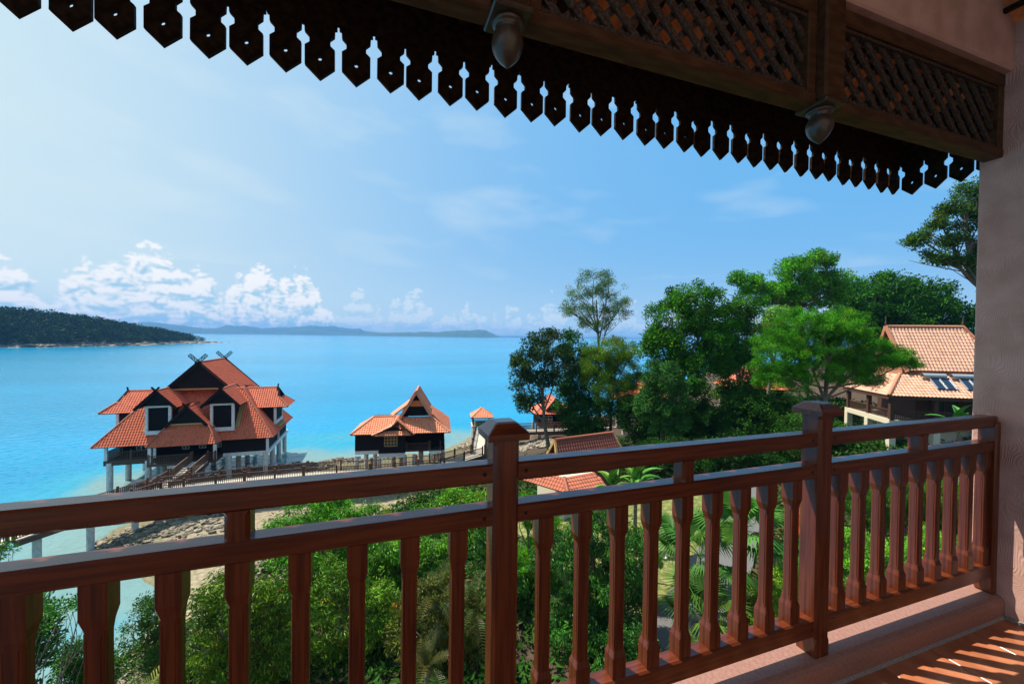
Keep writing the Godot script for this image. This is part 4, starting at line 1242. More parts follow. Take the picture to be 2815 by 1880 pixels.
func lamp_post(called: String, label: String, at: Vector3, h: float, arm: bool) -> void:
	var t := thing(called, label, "lamp post", Vector3(at.x, ground(at.x, at.z) + 0.1, at.z))
	var st := mb(true)
	tube(st, [Vector3(0, -0.3, 0), Vector3(0, h, 0)], 0.06, 0.06, 10)
	obj("post", st, M.red_paint, t)
	if arm:
		var a := mb(true)
		tube(a, [Vector3(0, h, 0), Vector3(0.25, h - 0.02, 0.05), Vector3(0.5, h - 0.16, 0.1)], 0.022, 0.022, 7)
		obj("arm", a, M.grey_metal, t)
		var hd := mb(true)
		lathe(hd, [[0.0, 0.06], [0.07, 0.05], [0.1, -0.02], [0.06, -0.07], [0.0, -0.08]], Vector3(0.52, h - 0.18, 0.1), 12)
		obj("lamp_head", hd, M.white_paint, t)
		bx(t, "bracket", Vector3(-0.08, h - 0.05, -0.08), Vector3(0.08, h + 0.1, 0.08), M.white_paint)
	else:
		bx(t, "box", Vector3(0.06, h * 0.35, -0.25), Vector3(0.7, h * 0.6, 0.1), M.red_paint)

func added_bounce_block() -> void:   # unseen block added behind the viewer to bounce warm sunlight onto the balcony
	var t := thing("added_bounce_block", "tall cream plastered block added behind the balcony to bounce warm light", "building", Vector3(4, 0, 15))
	bx(t, "wall", Vector3(-22, 4, 0), Vector3(30, 33, 10), M.bounce_block_wall)
	for j in 5:
		for i in 9:
			var x := -19.0 + i * 5.6
			var y := 7.5 + j * 5.2
			var st := mb()
			box(st, Vector3(x, y, -0.25), Vector3(x + 1.7, y + 2.1, -0.02))
			var w := obj("window", st, M.brown_wood, t)
			bx(w, "pane", Vector3(x + 0.12, y + 0.12, -0.28), Vector3(x + 1.58, y + 1.98, -0.252), M.glass)
	roof_face(t, "roof_slope", [Vector3(-23, 32.8, -1.0), Vector3(31, 32.8, -1.0), Vector3(27, 37, 5), Vector3(-19, 37, 5)], M.roof_old, M.brown_wood, 0.6, 0.8)
	roof_face(t, "roof_slope", [Vector3(31, 32.8, 11.0), Vector3(-23, 32.8, 11.0), Vector3(-19, 37, 5), Vector3(27, 37, 5)], M.roof_old, M.brown_wood, 0.6, 0.8)

# ---------------------------------------------------------------- the balcony (in units of 0.9 m from the eye point)
func bthing(called: String, label: String, cat: String, base: Vector3) -> Node3D:
	var o := thing(called, label, cat, EYE + base * K)
	o.scale = Vector3(K, K, K)
	return o

func railing() -> void:
	var b := Vector3(0.485, -1.70, -1.51)
	var t := bthing("balcony_railing", "polished reddish brown timber balcony railing with capped posts and carved balusters", "railing", b)
	var x0 := -3.1
	for r in [["top_rail", -0.569, -0.4946], ["lower_rail", -0.737, -0.664], ["bottom_rail", -1.596, -1.496]]:
		var xs := [x0, -1.3625, -1.2675, 0.4375, 0.5325, 2.2375, 2.3325, 3.975]
		for i in range(0, 8, 2):
			var st := mb()
			bbox(st, Vector3(xs[i] - 0.006, r[1], -1.55), Vector3(xs[i + 1] + 0.006, r[2], -1.4695), 0.008)
			obj(r[0], st, M.wood, t, b)
	for i in 3:
		var x := -1.315 + 1.8 * i
		var st := mb()
		loft(st, Vector3(x, 0, -1.51), [[-1.72, 0.053, 0.053, 0.004], [-1.62, 0.053, 0.053, 0.004], [-1.6, 0.053, 0.053, 0.013], [-0.42, 0.053, 0.053, 0.013], [-0.398, 0.053, 0.053, 0.004]])
		var post := obj("post", st, M.wood_up, t, b)
		var cp := mb()
		loft(cp, Vector3(x, 0, -1.51), [[-0.403, 0.066, 0.066, 0.003], [-0.398, 0.083, 0.083, 0.004], [-0.372, 0.084, 0.084, 0.004], [-0.338, 0.047, 0.047, 0.006], [-0.333, 0.036, 0.036, 0.006]])
		obj("cap", cp, M.wood, post)
		for s in [-1, 1]:   # pegs of the joints
			for y in [-0.53, -0.70]:
				var pg := mb(true)
				lathe(pg, [[0.0, 0.003], [0.007, 0.002], [0.008, 0.0]], Vector3.ZERO, 8)
				pg.generate_normals()
				place("peg", pg.commit(), M.eave_wood, post, Transform3D(Basis(Vector3.RIGHT, PI / 2), Vector3(x + s * 0.085, y, -1.4695)))
	for i in range(-9, 20):
		var x := 0.485 + 0.18 * i
		if i % 5 == 0 and i % 10 != 0:
			var sp := mb()
			loft(sp, Vector3(x, 0, -1.51), [[-0.666, 0.036, 0.038, 0.003], [-0.655, 0.036, 0.038, 0.012], [-0.58, 0.036, 0.038, 0.012], [-0.567, 0.036, 0.038, 0.003]])
			obj("short_post", sp, M.wood_up, t, b)
		if i % 10 == 0: continue
		var st := mb()
		loft(st, Vector3(x, 0, -1.512), [[-1.498, 0.034, 0.034, 0.002], [-1.405, 0.034, 0.034, 0.002], [-1.392, 0.031, 0.031, 0.004], [-1.378, 0.0275, 0.0275, 0.004], [-1.35, 0.027, 0.027, 0.0125], [-0.9, 0.027, 0.027, 0.0125], [-0.872, 0.0275, 0.0275, 0.004], [-0.855, 0.031, 0.031, 0.003], [-0.84, 0.034, 0.034, 0.002], [-0.735, 0.034, 0.034, 0.002]])
		var bal := obj("baluster", st, M.wood_up, t, b)
		var rd := mb(true)   # the rounded bead along each front corner
		for s in [-1.0, 1.0]:
			tube(rd, [Vector3(x + s * 0.0205, -1.365, -1.4915), Vector3(x + s * 0.0205, -1.35, -1.4915), Vector3(x + s * 0.0205, -0.9, -1.4915), Vector3(x + s * 0.0205, -0.885, -1.4915)], 0.006, 0.006, 7)
		obj("corner_bead", rd, M.wood_up, bal)
	var e := mb()
	bbox(e, Vector3(3.945, -1.70, -1.555), Vector3(3.998, -0.53, -1.46), 0.01)
	obj("end_post", e, M.wood_up, t, b)

func shell() -> void:
	# floor tiles on a slab
	var fl := mb()
	box(fl, EYE + Vector3(-3.4, -2.2, -1.75) * K, EYE + Vector3(4.0, -1.852, 3.0) * K)
	var slab := obj("balcony_floor", fl, M.cement, self)
	tag(slab, "balcony floor of glossy terracotta tiles", "", "", "structure")
	var tm := mb()
	bbox(tm, Vector3(-0.2125, -0.02, -0.2125) * K, Vector3(0.2125, 0.0, 0.2125) * K, 0.003)
	tm.generate_normals()
	var tile := tm.commit()
	for j in 9:
		for i in 14:
			var x := 3.153 + 0.43 * (i - 11) + 0.215
			var z := -1.212 + 0.43 * j
			if x > 4.1: continue
			var o := place("floor_tile", tile, M["tile%d" % ((i * 5 + j * 3 + (i * j) % 2) % 3)], slab, Transform3D(Basis(), EYE + Vector3(x, -1.835 + 0.0015 * ((i * 7 + j) % 2), z) * K))
	# the kerb under the railing
	var b := Vector3(0.3, -1.81, -1.5)
	var t := bthing("parapet_kerb", "low plastered kerb under the railing, partly in sun", "kerb", b)
	var k := mb()
	var prof := PackedVector2Array([Vector2(-1.66, -2.2), Vector2(-1.42, -2.2), Vector2(-1.422, -1.745), Vector2(-1.426, -1.725), Vector2(-1.437, -1.71), Vector2(-1.455, -1.701), Vector2(-1.66, -1.699)])
	prism(k, prof, Transform3D(Basis(Vector3(0, 0, 1), Vector3(0, 1, 0), Vector3(-1, 0, 0)), Vector3(3.999, 0, 0)), 7.3)
	obj("kerb_body", k, M.kerb, t, b)
	var ft := mb()
	prism(ft, PackedVector2Array([Vector2(-1.425, -1.84), Vector2(-1.409, -1.8335), Vector2(-1.419, -1.825), Vector2(-1.425, -1.82)]), Transform3D(Basis(Vector3(0, 0, 1), Vector3(0, 1, 0), Vector3(-1, 0, 0)), Vector3(3.998, 0, 0)), 7.3)
	obj("cement_fillet", ft, M.cement, t, b)
	# side wall and the header above the frieze
	var w := bthing("side_wall", "mauve brown plaster side wall with combed wave texture", "wall", Vector3(4.1, -1.8, 0))
	var ws := mb()
	bbox(ws, Vector3(4.0, -2.3, -1.606), Vector3(4.2, 2.35, 3.0), 0.012)
	obj("plaster", ws, M.plaster, w, Vector3(4.1, -1.8, 0))
	var wf := mb()
	bar(wf, Vector3(3.992, -1.832, -1.41), Vector3(3.992, -1.832, 2.9), 0.03, 0.03)
	obj("cement_fillet", wf, M.cement, w, Vector3(4.1, -1.8, 0))
	var hd := bthing("header_wall", "plaster wall above the lattice frieze, stained with faint streaks", "wall", Vector3(1.5, 1.8, -1.5))
	var hs := mb()
	bbox(hs, Vector3(-3.2, 1.808, -1.6), Vector3(3.997, 2.24, -1.45), 0.01)
	obj("plaster", hs, M.plaster, hd, Vector3(1.5, 1.8, -1.5))
	var cb := bthing("ceiling_beam", "dark timber cornice in the top right corner", "beam", Vector3(3.95, 2.35, 0))
	var cs := mb()
	bbox(cs, Vector3(3.86, 2.27, -1.445), Vector3(3.998, 2.5, 3.0), 0.01)
	obj("cornice", cs, M.beam_wood, cb, Vector3(3.95, 2.35, 0))

func clip_slat(x0: float, x1: float, y0: float, y1: float, xs: float, up: float) -> Array:   # a 45 degree line through (xs, y0), clipped to the opening
	var pts := []
	for y in [y0, y1]:
		var x: float = xs + up * (y - y0)
		if x > x0 and x < x1: pts.append(Vector2(x, y))
	for x in [x0, x1]:
		var y: float = y0 + (x - xs) / up
		if y > y0 and y < y1: pts.append(Vector2(x, y))
	return pts

func frieze() -> void:
	var b := Vector3(1.4, 1.25, -1.53)
	var t := bthing("lattice_frieze", "dark timber frieze of diagonal lattice panels hung between turned drop posts", "frieze", b)
	for x in [-1.315, 0.485, 2.2625]:
		var st := mb()
		bbox(st, Vector3(x - 0.073, 1.262, -1.592), Vector3(x + 0.073, 2.24, -1.44), 0.012)
		var post := obj("post", st, M.beam_wood, t, b)
		var pl := mb()
		bbox(pl, Vector3(x - 0.079, 1.24, -1.6), Vector3(x + 0.079, 1.261, -1.434), 0.006)
		obj("base_plate", pl, M.finial, post)
		var fn := mb(true)
		lathe(fn, [[0.0, 1.241], [0.055, 1.24], [0.064, 1.231], [0.056, 1.221], [0.046, 1.217], [0.05, 1.21], [0.046, 1.204], [0.047, 1.201], [0.055, 1.19], [0.061, 1.175], [0.0635, 1.158], [0.062, 1.142], [0.057, 1.126], [0.049, 1.11], [0.038, 1.095], [0.026, 1.082], [0.014, 1.072], [0.006, 1.063], [0.0, 1.056]], Vector3(x, 0, -1.518), 28)
		obj("finial", fn, M.finial, post)
	for p in [[-1.24, 0.41], [0.56, 2.188], [2.337, 3.996]]:
		var x0: float = p[0]
		var x1: float = p[1]
		for m in [["bottom_beam", 1.25, 1.305, -1.585, -1.487], ["top_beam", 1.718, 1.804, -1.58, -1.487]]:
			var st := mb()
			bbox(st, Vector3(x0 - 0.004, m[1], m[3]), Vector3(x1 + 0.002, m[2], m[4]), 0.007)
			obj(m[0], st, M.beam_wood, t, b)
		for x in [x0, x1 - 0.06]:
			var st := mb()
			bbox(st, Vector3(x, 1.3, -1.575), Vector3(x + 0.06, 1.722, -1.49), 0.006)
			obj("stile", st, M.beam_wood, t, b)
		for y in [1.309, 1.698]:   # inner moulding
			var st := mb()
			bbox(st, Vector3(x0 + 0.05, y, -1.555), Vector3(x1 - 0.05, y + 0.018, -1.5), 0.004)
			obj("moulding", st, M.lattice_wood, t, b)
		for layer in 2:
			var up := -1.0 if layer == 0 else 1.0
			var z := -1.523 if layer == 0 else -1.545
			var n := int((x1 - x0 + 0.45) / 0.131)
			for i in n + 1:
				var xs := x0 + 0.04 + 0.131 * i - (0.0 if up < 0 else 0.42)
				var q := clip_slat(x0 + 0.058, x1 - 0.058, 1.303, 1.718, xs, up)
				if q.size() < 2 or q[0].distance_to(q[1]) < 0.04: continue
				var st := mb()
				bar(st, Vector3(q[0].x, q[0].y, z), Vector3(q[1].x, q[1].y, z), 0.014, 0.034, Vector3(1, up * -1.0, 0).normalized())
				obj("lattice_slat", st, M.lattice_wood, t, b)

func eave() -> void:
	var b := Vector3(0.0, 1.5, -2.5)
	var t := bthing("eave_roof", "overhanging tiled eave with dark fretwork fringe boards hanging along its edge", "roof", b * 0.892)
	t.scale = Vector3.ONE * K * 0.892
	# fringe boards: pointed pickets with octagonal piercings between them
	var P := 0.183
	var w := 0.0775
	var prof := PackedVector2Array([Vector2(0, 1.446), Vector2(w, 1.518), Vector2(w, 1.626), Vector2(w - 0.024, 1.646), Vector2(w - 0.024, 1.678), Vector2(w, 1.702), Vector2(w + 0.002, 1.742), Vector2(P * 0.4985, 1.744), Vector2(P * 0.4985, 2.0), Vector2(-P * 0.4985, 2.0), Vector2(-P * 0.4985, 1.744), Vector2(-w - 0.002, 1.742), Vector2(-w, 1.702), Vector2(-w + 0.024, 1.678), Vector2(-w + 0.024, 1.646), Vector2(-w, 1.626), Vector2(-w, 1.518), Vector2(-0.0004, 1.44627)])
	# a small round hole, reached by a hair-thin cut
	var hole := PackedVector2Array()
	for p in prof.slice(0, 1): hole.append(p)
	var full := PackedVector2Array(prof.slice(0, prof.size()))
	for i in 9:
		var a := -PI / 2 - TAU * i / 8.0 * 0.995
		full.append(Vector2(0.012 * cos(a), 1.563 + 0.013 * sin(a)))
	var st := mb()
	prism(st, full, Transform3D(), 0.02)
	st.generate_normals()
	var board := st.commit()
	var i := 0
	var x := 4.636
	while x > -3.2:
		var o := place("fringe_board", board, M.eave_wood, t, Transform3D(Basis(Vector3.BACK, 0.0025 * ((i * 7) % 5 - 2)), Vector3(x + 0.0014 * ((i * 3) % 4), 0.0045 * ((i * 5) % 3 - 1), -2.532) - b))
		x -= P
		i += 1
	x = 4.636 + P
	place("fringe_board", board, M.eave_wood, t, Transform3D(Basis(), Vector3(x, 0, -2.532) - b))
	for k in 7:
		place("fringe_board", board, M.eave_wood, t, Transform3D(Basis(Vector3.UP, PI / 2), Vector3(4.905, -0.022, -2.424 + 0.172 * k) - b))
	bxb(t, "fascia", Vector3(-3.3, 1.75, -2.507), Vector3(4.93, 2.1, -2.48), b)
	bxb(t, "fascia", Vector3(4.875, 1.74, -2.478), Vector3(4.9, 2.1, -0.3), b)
	# rafters, battens and tiles of the two slopes
	var m := 0.66
	var y0 := 2.05
	for r in 14:
		var rx := -3.1 + 0.6 * r
		if rx > 4.8: continue
		var zt := minf(1.5, -2.5 + (4.9 - rx)) if rx > 3.3 else 1.5
		var ra := mb()
		bar(ra, Vector3(rx, y0 - 0.09, -2.48), Vector3(rx, y0 - 0.09 + m * (zt + 2.5), zt), 0.06, 0.1)
		obj("rafter", ra, M.eave_wood, t, b)
	var hip := mb()
	bar(hip, Vector3(4.9, y0 - 0.08, -2.5), Vector3(0.9, y0 - 0.08 + m * 4.0, 1.5), 0.07, 0.14)
	obj("hip_rafter", hip, M.eave_wood, t, b)
	for j in 5:
		var rz := -1.9 + 0.6 * j
		var ra := mb()
		bar(ra, Vector3(4.88, y0 - 0.09, rz), Vector3(4.9 - (rz + 2.5), y0 - 0.09 + m * (rz + 2.5), rz), 0.06, 0.1)
		obj("rafter", ra, M.eave_wood, t, b)
	for j in 8:
		var z := -2.44 + 0.26 * j
		var y := y0 - 0.02 + m * (z + 2.5)
		var ba := mb()
		bar(ba, Vector3(-3.3, y, z), Vector3(4.9 - (z + 2.5), y, z), 0.035, 0.03)
		bar(ba, Vector3(4.9 - (z + 2.5), y, z), Vector3(4.9 - (z + 2.5), y, 1.0), 0.035, 0.03)
		obj("batten", ba, M.eave_wood, t, b)
	# clay tiles, seen from below
	var tl := mb()
	for s in 5:
		var a0 := 0.23 * s / 5.0 - 0.115
		var a1 := 0.23 * (s + 1) / 5.0 - 0.115
		var h0 := 0.03 * cos(PI * (a0 / 0.23) * 1.0)
		var h1 := 0.03 * cos(PI * (a1 / 0.23) * 1.0)
		hexa(tl, [Vector3(a0, h0, 0), Vector3(a1, h1, 0), Vector3(a1, h1 - 0.012, -0.33), Vector3(a0, h0 - 0.012, -0.33), Vector3(a0, h0 + 0.014, 0), Vector3(a1, h1 + 0.014, 0), Vector3(a1, h1 + 0.002, -0.33), Vector3(a0, h0 + 0.002, -0.33)])
	tl.generate_normals()
	var tm := tl.commit()
	var slope := Basis(Vector3.RIGHT, -atan(m)).rotated(Vector3.UP, 0)   # the tile lies along -z from its upper end
	var lean := atan(m)
	for j in 6:
		for c in 36:
			var tx := -3.2 + 0.2305 * c
			var z := -2.28 + 0.26 * j
			if tx > 4.9 - (z + 2.4): continue
			var bs := Basis(Vector3.RIGHT, -lean)
			place("roof_tile", tm, M.clay, t, Transform3D(bs, Vector3(tx, y0 + 0.012 + m * (z + 2.5) + 0.004 * ((c * 3 + j) % 3), z) - b))
	for j in 6:
		for c in 8:
			var z := -2.3 + 0.2305 * c
			var tx := 4.68 - 0.26 * j
			if z + 2.4 < 4.9 - tx: continue
			var bs := Basis(Vector3.UP, -PI / 2) * Basis(Vector3.RIGHT, -lean)
			place("roof_tile", tm, M.clay, t, Transform3D(bs, Vector3(tx, y0 + 0.012 + m * (4.9 - tx), z) - b))
	# unseen sheet added above the tiles so no sun leaks through
	var cv := mb()
	var h := y0 + 0.1
	var A := Vector3(-9, h - 0.03, -2.56); var B := Vector3(4.96, h - 0.03, -2.56); var C := Vector3(0.9, h + m * 4.0, 1.5); var D := Vector3(-9, h + m * 4.0, 1.5)
	quad(cv, A, B, C, D)
	quad(cv, B, Vector3(4.96, h - 0.03, 2.5), Vector3(0.9, h + m * 4.0, 2.5), C)
	for q in [[A, B, C, D]]:
		quad(cv, q[0] + Vector3(0, 0.05, 0), q[3] + Vector3(0, 0.05, 0), q[2] + Vector3(0, 0.05, 0), q[1] + Vector3(0, 0.05, 0))
	obj("sun_block_sheet", cv, M.clay, t, b)

func bxb(parent: Node3D, called: String, lo: Vector3, hi: Vector3, b: Vector3) -> void:
	var st := mb()
	box(st, lo, hi)
	obj(called, st, M.eave_wood, parent, b)

# ---------------------------------------------------------------- sky
func puff(n: FastNoiseLite, az: float, el: float) -> float:   # round billows with creases between them
	var x := az + 0.5 * n.get_noise_2d(az * 0.5 + 9.0, el * 0.5)
	return absf(n.get_noise_2d(x * 0.24, el * 0.36)) * 0.85 + absf(n.get_noise_2d(x * 0.6 + 31.0, el * 0.9)) * 0.5 + absf(n.get_noise_2d(x * 1.5 + 77.0, el * 2.0)) * 0.26 + absf(n.get_noise_2d(x * 3.5 + 7.0, el * 4.4)) * 0.13
func sky_image() -> Image:
	var low := Image.create(388, 192, false, Image.FORMAT_RGBF)
	var sun := Vector3(-1.25, 2.77, -1.0).normalized()
	for y in 192:
		for x in 388:
			var el := PI * (0.5 - (y + 0.5) / 192.0)
			var az := TAU * (x - 1.5) / 384.0
			var d := Vector3(sin(az) * cos(el), sin(el), -cos(az) * cos(el))
			var g := rad_to_deg(acos(clampf(d.dot(sun), -1, 1)))
			var e := maxf(rad_to_deg(el), 0.0)
			var da := absf(rad_to_deg(angle_difference(az, atan2(-1.25, 1.0))))
			da = lerpf(da, g, smoothstep(22, 55, e))
			var toward := exp(-pow(da / 50.0, 1.8))   # haze brightens towards the sun
			var w := toward + (1.0 - toward) * exp(-e / (4.5 + 22.0 * exp(-da / 20.0)))
			var deep := Color(0.15, 0.475, 0.885).lerp(Color(0.1, 0.36, 0.8), smoothstep(40, 90, e))
			var c := deep.lerp(Color(0.70, 0.865, 0.92), w)
			if el < -0.004: c = Color(0.05, 0.1, 0.13)
			c = c * (1.0 + 1.2 * pow(clampf(1.0 - g / 24.0, 0, 1), 2.0))
			low.set_pixel(x, y, c * 0.667)
	low.resize(3104, 1536, Image.INTERPOLATE_CUBIC)
	low = low.get_region(Rect2i(16, 0, 3072, 1536))
	var n := noise(1.0, 1, 5)
	var n2 := noise(0.25, 3, 9)
	var wisp := noise(0.09, 4, 12)
	var bumps := [[-23.2, 2.6, 8.3], [-25.6, 2.2, 7.0], [-28.0, 1.6, 6.6], [-19.7, 2.4, 6.4], [-13.6, 2.6, 7.9], [-10.6, 1.7, 7.0], [-8.6, 1.5, 7.2], [-6.9, 1.2, 3.4], [-33.6, 2.2, 5.6], [-37, 3, 6.2], [-42, 4, 5.0]]
	for py in range(640, 770):
		var el := 180.0 * (0.5 - (py + 0.5) / 1536.0)
		for px in 3072:
			var az := 360.0 * (px + 0.5) / 3072.0
			if az > 180: az -= 360.0
			var top := 0.0
			for b in bumps:
				top = maxf(top, b[2] * (1.0 - pow(absf(az - b[0]) / (b[1] * 1.7), 2.2)))
			if az > -5 or az < -45: top = maxf(top, 3.1 + 3.2 * n2.get_noise_2d(az, 3.0) + (0.4 if az < 8 and az > -4 else -0.5))
			if el > top + 2.6: continue
			var f := puff(n, az, el)
			var dens := (top - el) * 0.62 + 1.9 * (f - 0.42)
			var inside := 1.0 if az < -5 and az > -45 else 0.0
			var low_part := smoothstep(0.62, 0.1, el / maxf(top, 0.5))
			var a := smoothstep(0.0, 0.5 + 0.9 * low_part, dens + 0.35 * low_part * inside)
			a *= lerpf(0.4, 1.0, inside) * smoothstep(0.3, 1.7, el + f * 0.8)
			if a <= 0.0: continue
			# towards the light (up and to the left) bright, the hollows and the base grey blue
			var lit := 0.78 - 0.42 * low_part + 1.35 * (f - puff(n, az - 0.7, el + 0.8)) + 0.8 * (f - puff(n, az - 0.22, el + 0.25))
			var c := Color(0.44, 0.69, 0.86).lerp(Color(1.02, 1.02, 1.02), clampf(lit, 0, 1)) * 0.667
			low.set_pixel(px, py, low.get_pixel(px, py).lerp(c, a))
	for py in range(260, 700):   # thin high veils
		var el := 180.0 * (0.5 - (py + 0.5) / 1536.0)
		for px in 3072:
			var az := TAU * (px + 0.5) / 3072.0
			var f := wisp.get_noise_3d(sin(az) * 28.0, el * 1.6 + sin(az) * 6.0, cos(az) * 28.0)
			if f > 0.08:
				var c := low.get_pixel(px, py)
				low.set_pixel(px, py, c.lerp(Color(0.52, 0.6, 0.62), (f - 0.08) * 0.5))
	return low

func _ready() -> void:
	# camera
	var cam := Camera3D.new()
	cam.name = "camera"
	cam.position = EYE
	cam.rotation = Vector3(-0.0137, -0.33, 0.0128)
	cam.fov = 81.25
	cam.near = 0.05
	cam.far = 20000
	add_child(cam)
	# sky, air and exposure
	var env := Environment.new()
	env.background_mode = Environment.BG_SKY
	env.sky = Sky.new()
	var ps := PanoramaSkyMaterial.new()
	ps.panorama = ImageTexture.create_from_image(sky_image())
	env.sky.sky_material = ps
	env.tonemap_mode = Environment.TONE_MAPPER_LINEAR
	env.tonemap_exposure = 1.5
	env.sdfgi_enabled = true
	env.ssao_enabled = true
	env.ssil_enabled = true
	env.fog_enabled = true
	env.fog_light_color = Color(0.45, 0.73, 1.0)
	env.fog_density = 0.00012
	var we := WorldEnvironment.new()
	we.name = "world_environment"
	we.environment = env
	add_child(we)
	# sun, high over the sea to the left
	var sun := DirectionalLight3D.new()
	sun.name = "sun"
	sun.light_energy = 1.6
	sun.light_color = Color(1.0, 0.965, 0.9)
	sun.light_angular_distance = 0.5
	sun.shadow_enabled = true
	add_child(sun)
	sun.look_at_from_position(Vector3(-1.25, 2.77, -1.0) * 10.0, Vector3.ZERO)

	rng.seed = 11
	bump3 = noise(0.12, 4, 21)
	materials()
	# setting
	terrain()
	sea()
	far_hills("hazy blue ridge on the left of the horizon, behind the wooded island", 8200, [[-25.9, 103], [-25.3, 136], [-24.5, 159], [-23.7, 176], [-22.8, 168], [-21.9, 151], [-20.7, 132], [-19.7, 109], [-18.8, 95], [-17.5, 94], [-16.6, 91], [-15.6, 71], [-14.4, 30], [-13.2, 18], [-11.7, 28], [-10.4, 70], [-9.3, 104], [-8.2, 123], [-7.0, 101], [-5.8, 73], [-4.3, 54], [-2.7, 34], [-1.4, 17]], 3)
	far_hills("palest farthest blue ridge in the middle of the horizon", 8900, [[-18.8, 66], [-17.5, 115], [-16.7, 165], [-15.9, 153], [-14.9, 160], [-14.0, 144], [-13.3, 115], [-12.3, 138], [-11.4, 148], [-10.3, 145], [-9.5, 164], [-8.6, 178], [-7.6, 195], [-6.4, 186], [-5.4, 193], [-4.6, 178], [-3.7, 146], [-2.9, 141], [-2.0, 151], [-1.4, 99], [-0.1, 78], [1.7, 53]], 4)
	far_hills("nearest and darkest blue headland, at the right of the far shore", 6000, [[-2.7, 6], [-1.4, 23], [-0.1, 44], [1.2, 51], [3.0, 59], [4.4, 66], [5.1, 59], [6.0, 76], [7.4, 76], [8.4, 69], [9.1, 88], [10.5, 96], [11.5, 107], [12.7, 106], [13.7, 118], [14.9, 117], [15.6, 88], [16.3, 53], [17.1, 18]], 6)
	island()
	# the balcony
	railing()
	shell()
	frieze()
	eave()
	# buildings
	big_chalet()
	small_chalet()
	pavilion()
	walkways()
	right_house()
	hut()
	added_bounce_block()
	hidden_chalet("chalet with red roof standing in the water behind the dark drooping tree", Vector3(30.5, 0.2, -66), -0.2, 3.0, 2.5, 5.4, 7.2)
	hidden_chalet("red roofed chalet glimpsed low between the feathery tree and the biggest tree", Vector3(41, 3.5, -54), -0.4, 3.5, 2.5, 5.6, 7.6)
	hidden_chalet("red roofed chalet glimpsed to the right of the biggest tree", Vector3(56, 7, -47), -0.5, 3.6, 2.6, 4.6, 6.8)
	# rocks
	rocks("shore_rocks", "loose brown rocks on the foreshore and along the water's edge", [[-17.5, -45.5, 6, 3.0, 260, 0.34, 0.75], [-14, -62.5, 9, 3.0, 150, 0.5, 0.35], [-4, -64, 7, 1.6, 110, 0.35, 0.4], [-18, -61, 7, 4, 200, 0.4, 0.25], [-28, -63, 3, 3, 14, 0.8, 0.35]], 51)  # darkest rocks: wet stone, toned down further for the shadow under the large chalet
	rocks("bank_rocks", "tumbled grey rocks on the bank below the lookout pavilion", [[16.5, -64.5, 3.0, 4.5, 200, 0.5, 1.0], [23, -58.5, 5.0, 2.6, 200, 0.55, 0.95]], 52)
	# plants
	tree("forest_tree", "dark green round-topped tree just left of the plaster wall, behind the pale tiled roof", "tree", "trees on the wooded point", "broad", Color(0.037, 0.145, 0.014), 93.8, -41.9, 0.35, 0.75, 1.65, [[91.1, 26.9, -42.8, 4.6, 3.7], [95.5, 23.6, -41.3, 4.2, 3.5], [87.9, 22.7, -43.9, 4.6, 3.1], [93.4, 20.8, -42, 4.6, 3.1], [98.1, 20.9, -40.4, 2.3, 3.1]])
	tree("forest_tree", "dark green broad tree behind the tall bright canopy tree and the large round tree", "tree", "trees on the wooded point", "broad", Color(0.037, 0.152, 0.014), 86, -46.7, 0.35, 0.75, 1.65, [[87.7, 28, -46.1, 5.1, 3.5], [82.9, 26.2, -47.7, 4.7, 4.3], [85.6, 22.3, -46.8, 5.5, 3.9], [80.4, 22.3, -48.6, 3.9, 3.9], [89.4, 20, -45.5, 4.7, 3.2]])
	tree("canopy_tree", "tall bright green tree with a wide flat canopy and bare grey limbs showing", "tree", "trees on the wooded point", "broad", Color(0.088, 0.304, 0.018), 61.6, -42.3, 0.4, 0.5, 1.50, [[62.4, 30.8, -42, 3.4, 1.7], [59, 29.6, -43.2, 3.2, 1.6], [64.7, 28.2, -41.3, 2.5, 1.6], [54.1, 27.1, -44.9, 3.3, 1.6], [57.9, 26.3, -43.6, 3.3, 1.4], [63.1, 26.9, -41.8, 3.4, 1.3], [51.9, 28.1, -45.6, 1.6, 1.1], [60.6, 27.2, -42.7, 3.9, 1.8], [56.3, 25.2, -44.1, 3.9, 1.4], [61.3, 24.9, -42.4, 4.6, 1.4], [65.6, 26.3, -40.9, 2, 1.4]])
	tree("slender_tree", "tall thin tree with sparse olive leaves and sky showing between its branches", "tree", "trees on the wooded point", "feather", Color(0.125, 0.232, 0.030), 33.4, -54.1, 0.28, 0.55, 0.63, [[32, 28.1, -54.6, 2.9, 1.6], [34.2, 26.6, -53.8, 2.7, 1.6], [30, 25.9, -55.3, 2.2, 1.5], [35.2, 23, -53.5, 2.6, 1.6], [30, 23, -55.2, 3.1, 1.5], [32.3, 21.2, -54.5, 2.9, 1.5], [28.1, 23.6, -55.9, 1.5, 0.8], [36.4, 24.7, -53.1, 1.4, 0.8], [33.6, 24, -54, 2, 2]])
	tree("layered_tree", "pale green tree with flat layered foliage above the large round tree", "tree", "trees on the wooded point", "broad", Color(0.163, 0.348, 0.060), 49.4, -38, 0.25, 0.45, 1.65, [[49.7, 22.3, -38, 3, 1], [47.8, 20.8, -38.6, 2.8, 1], [50.5, 19.8, -37.7, 3.1, 1.1], [49, 18.4, -38.2, 2.8, 1.4]])
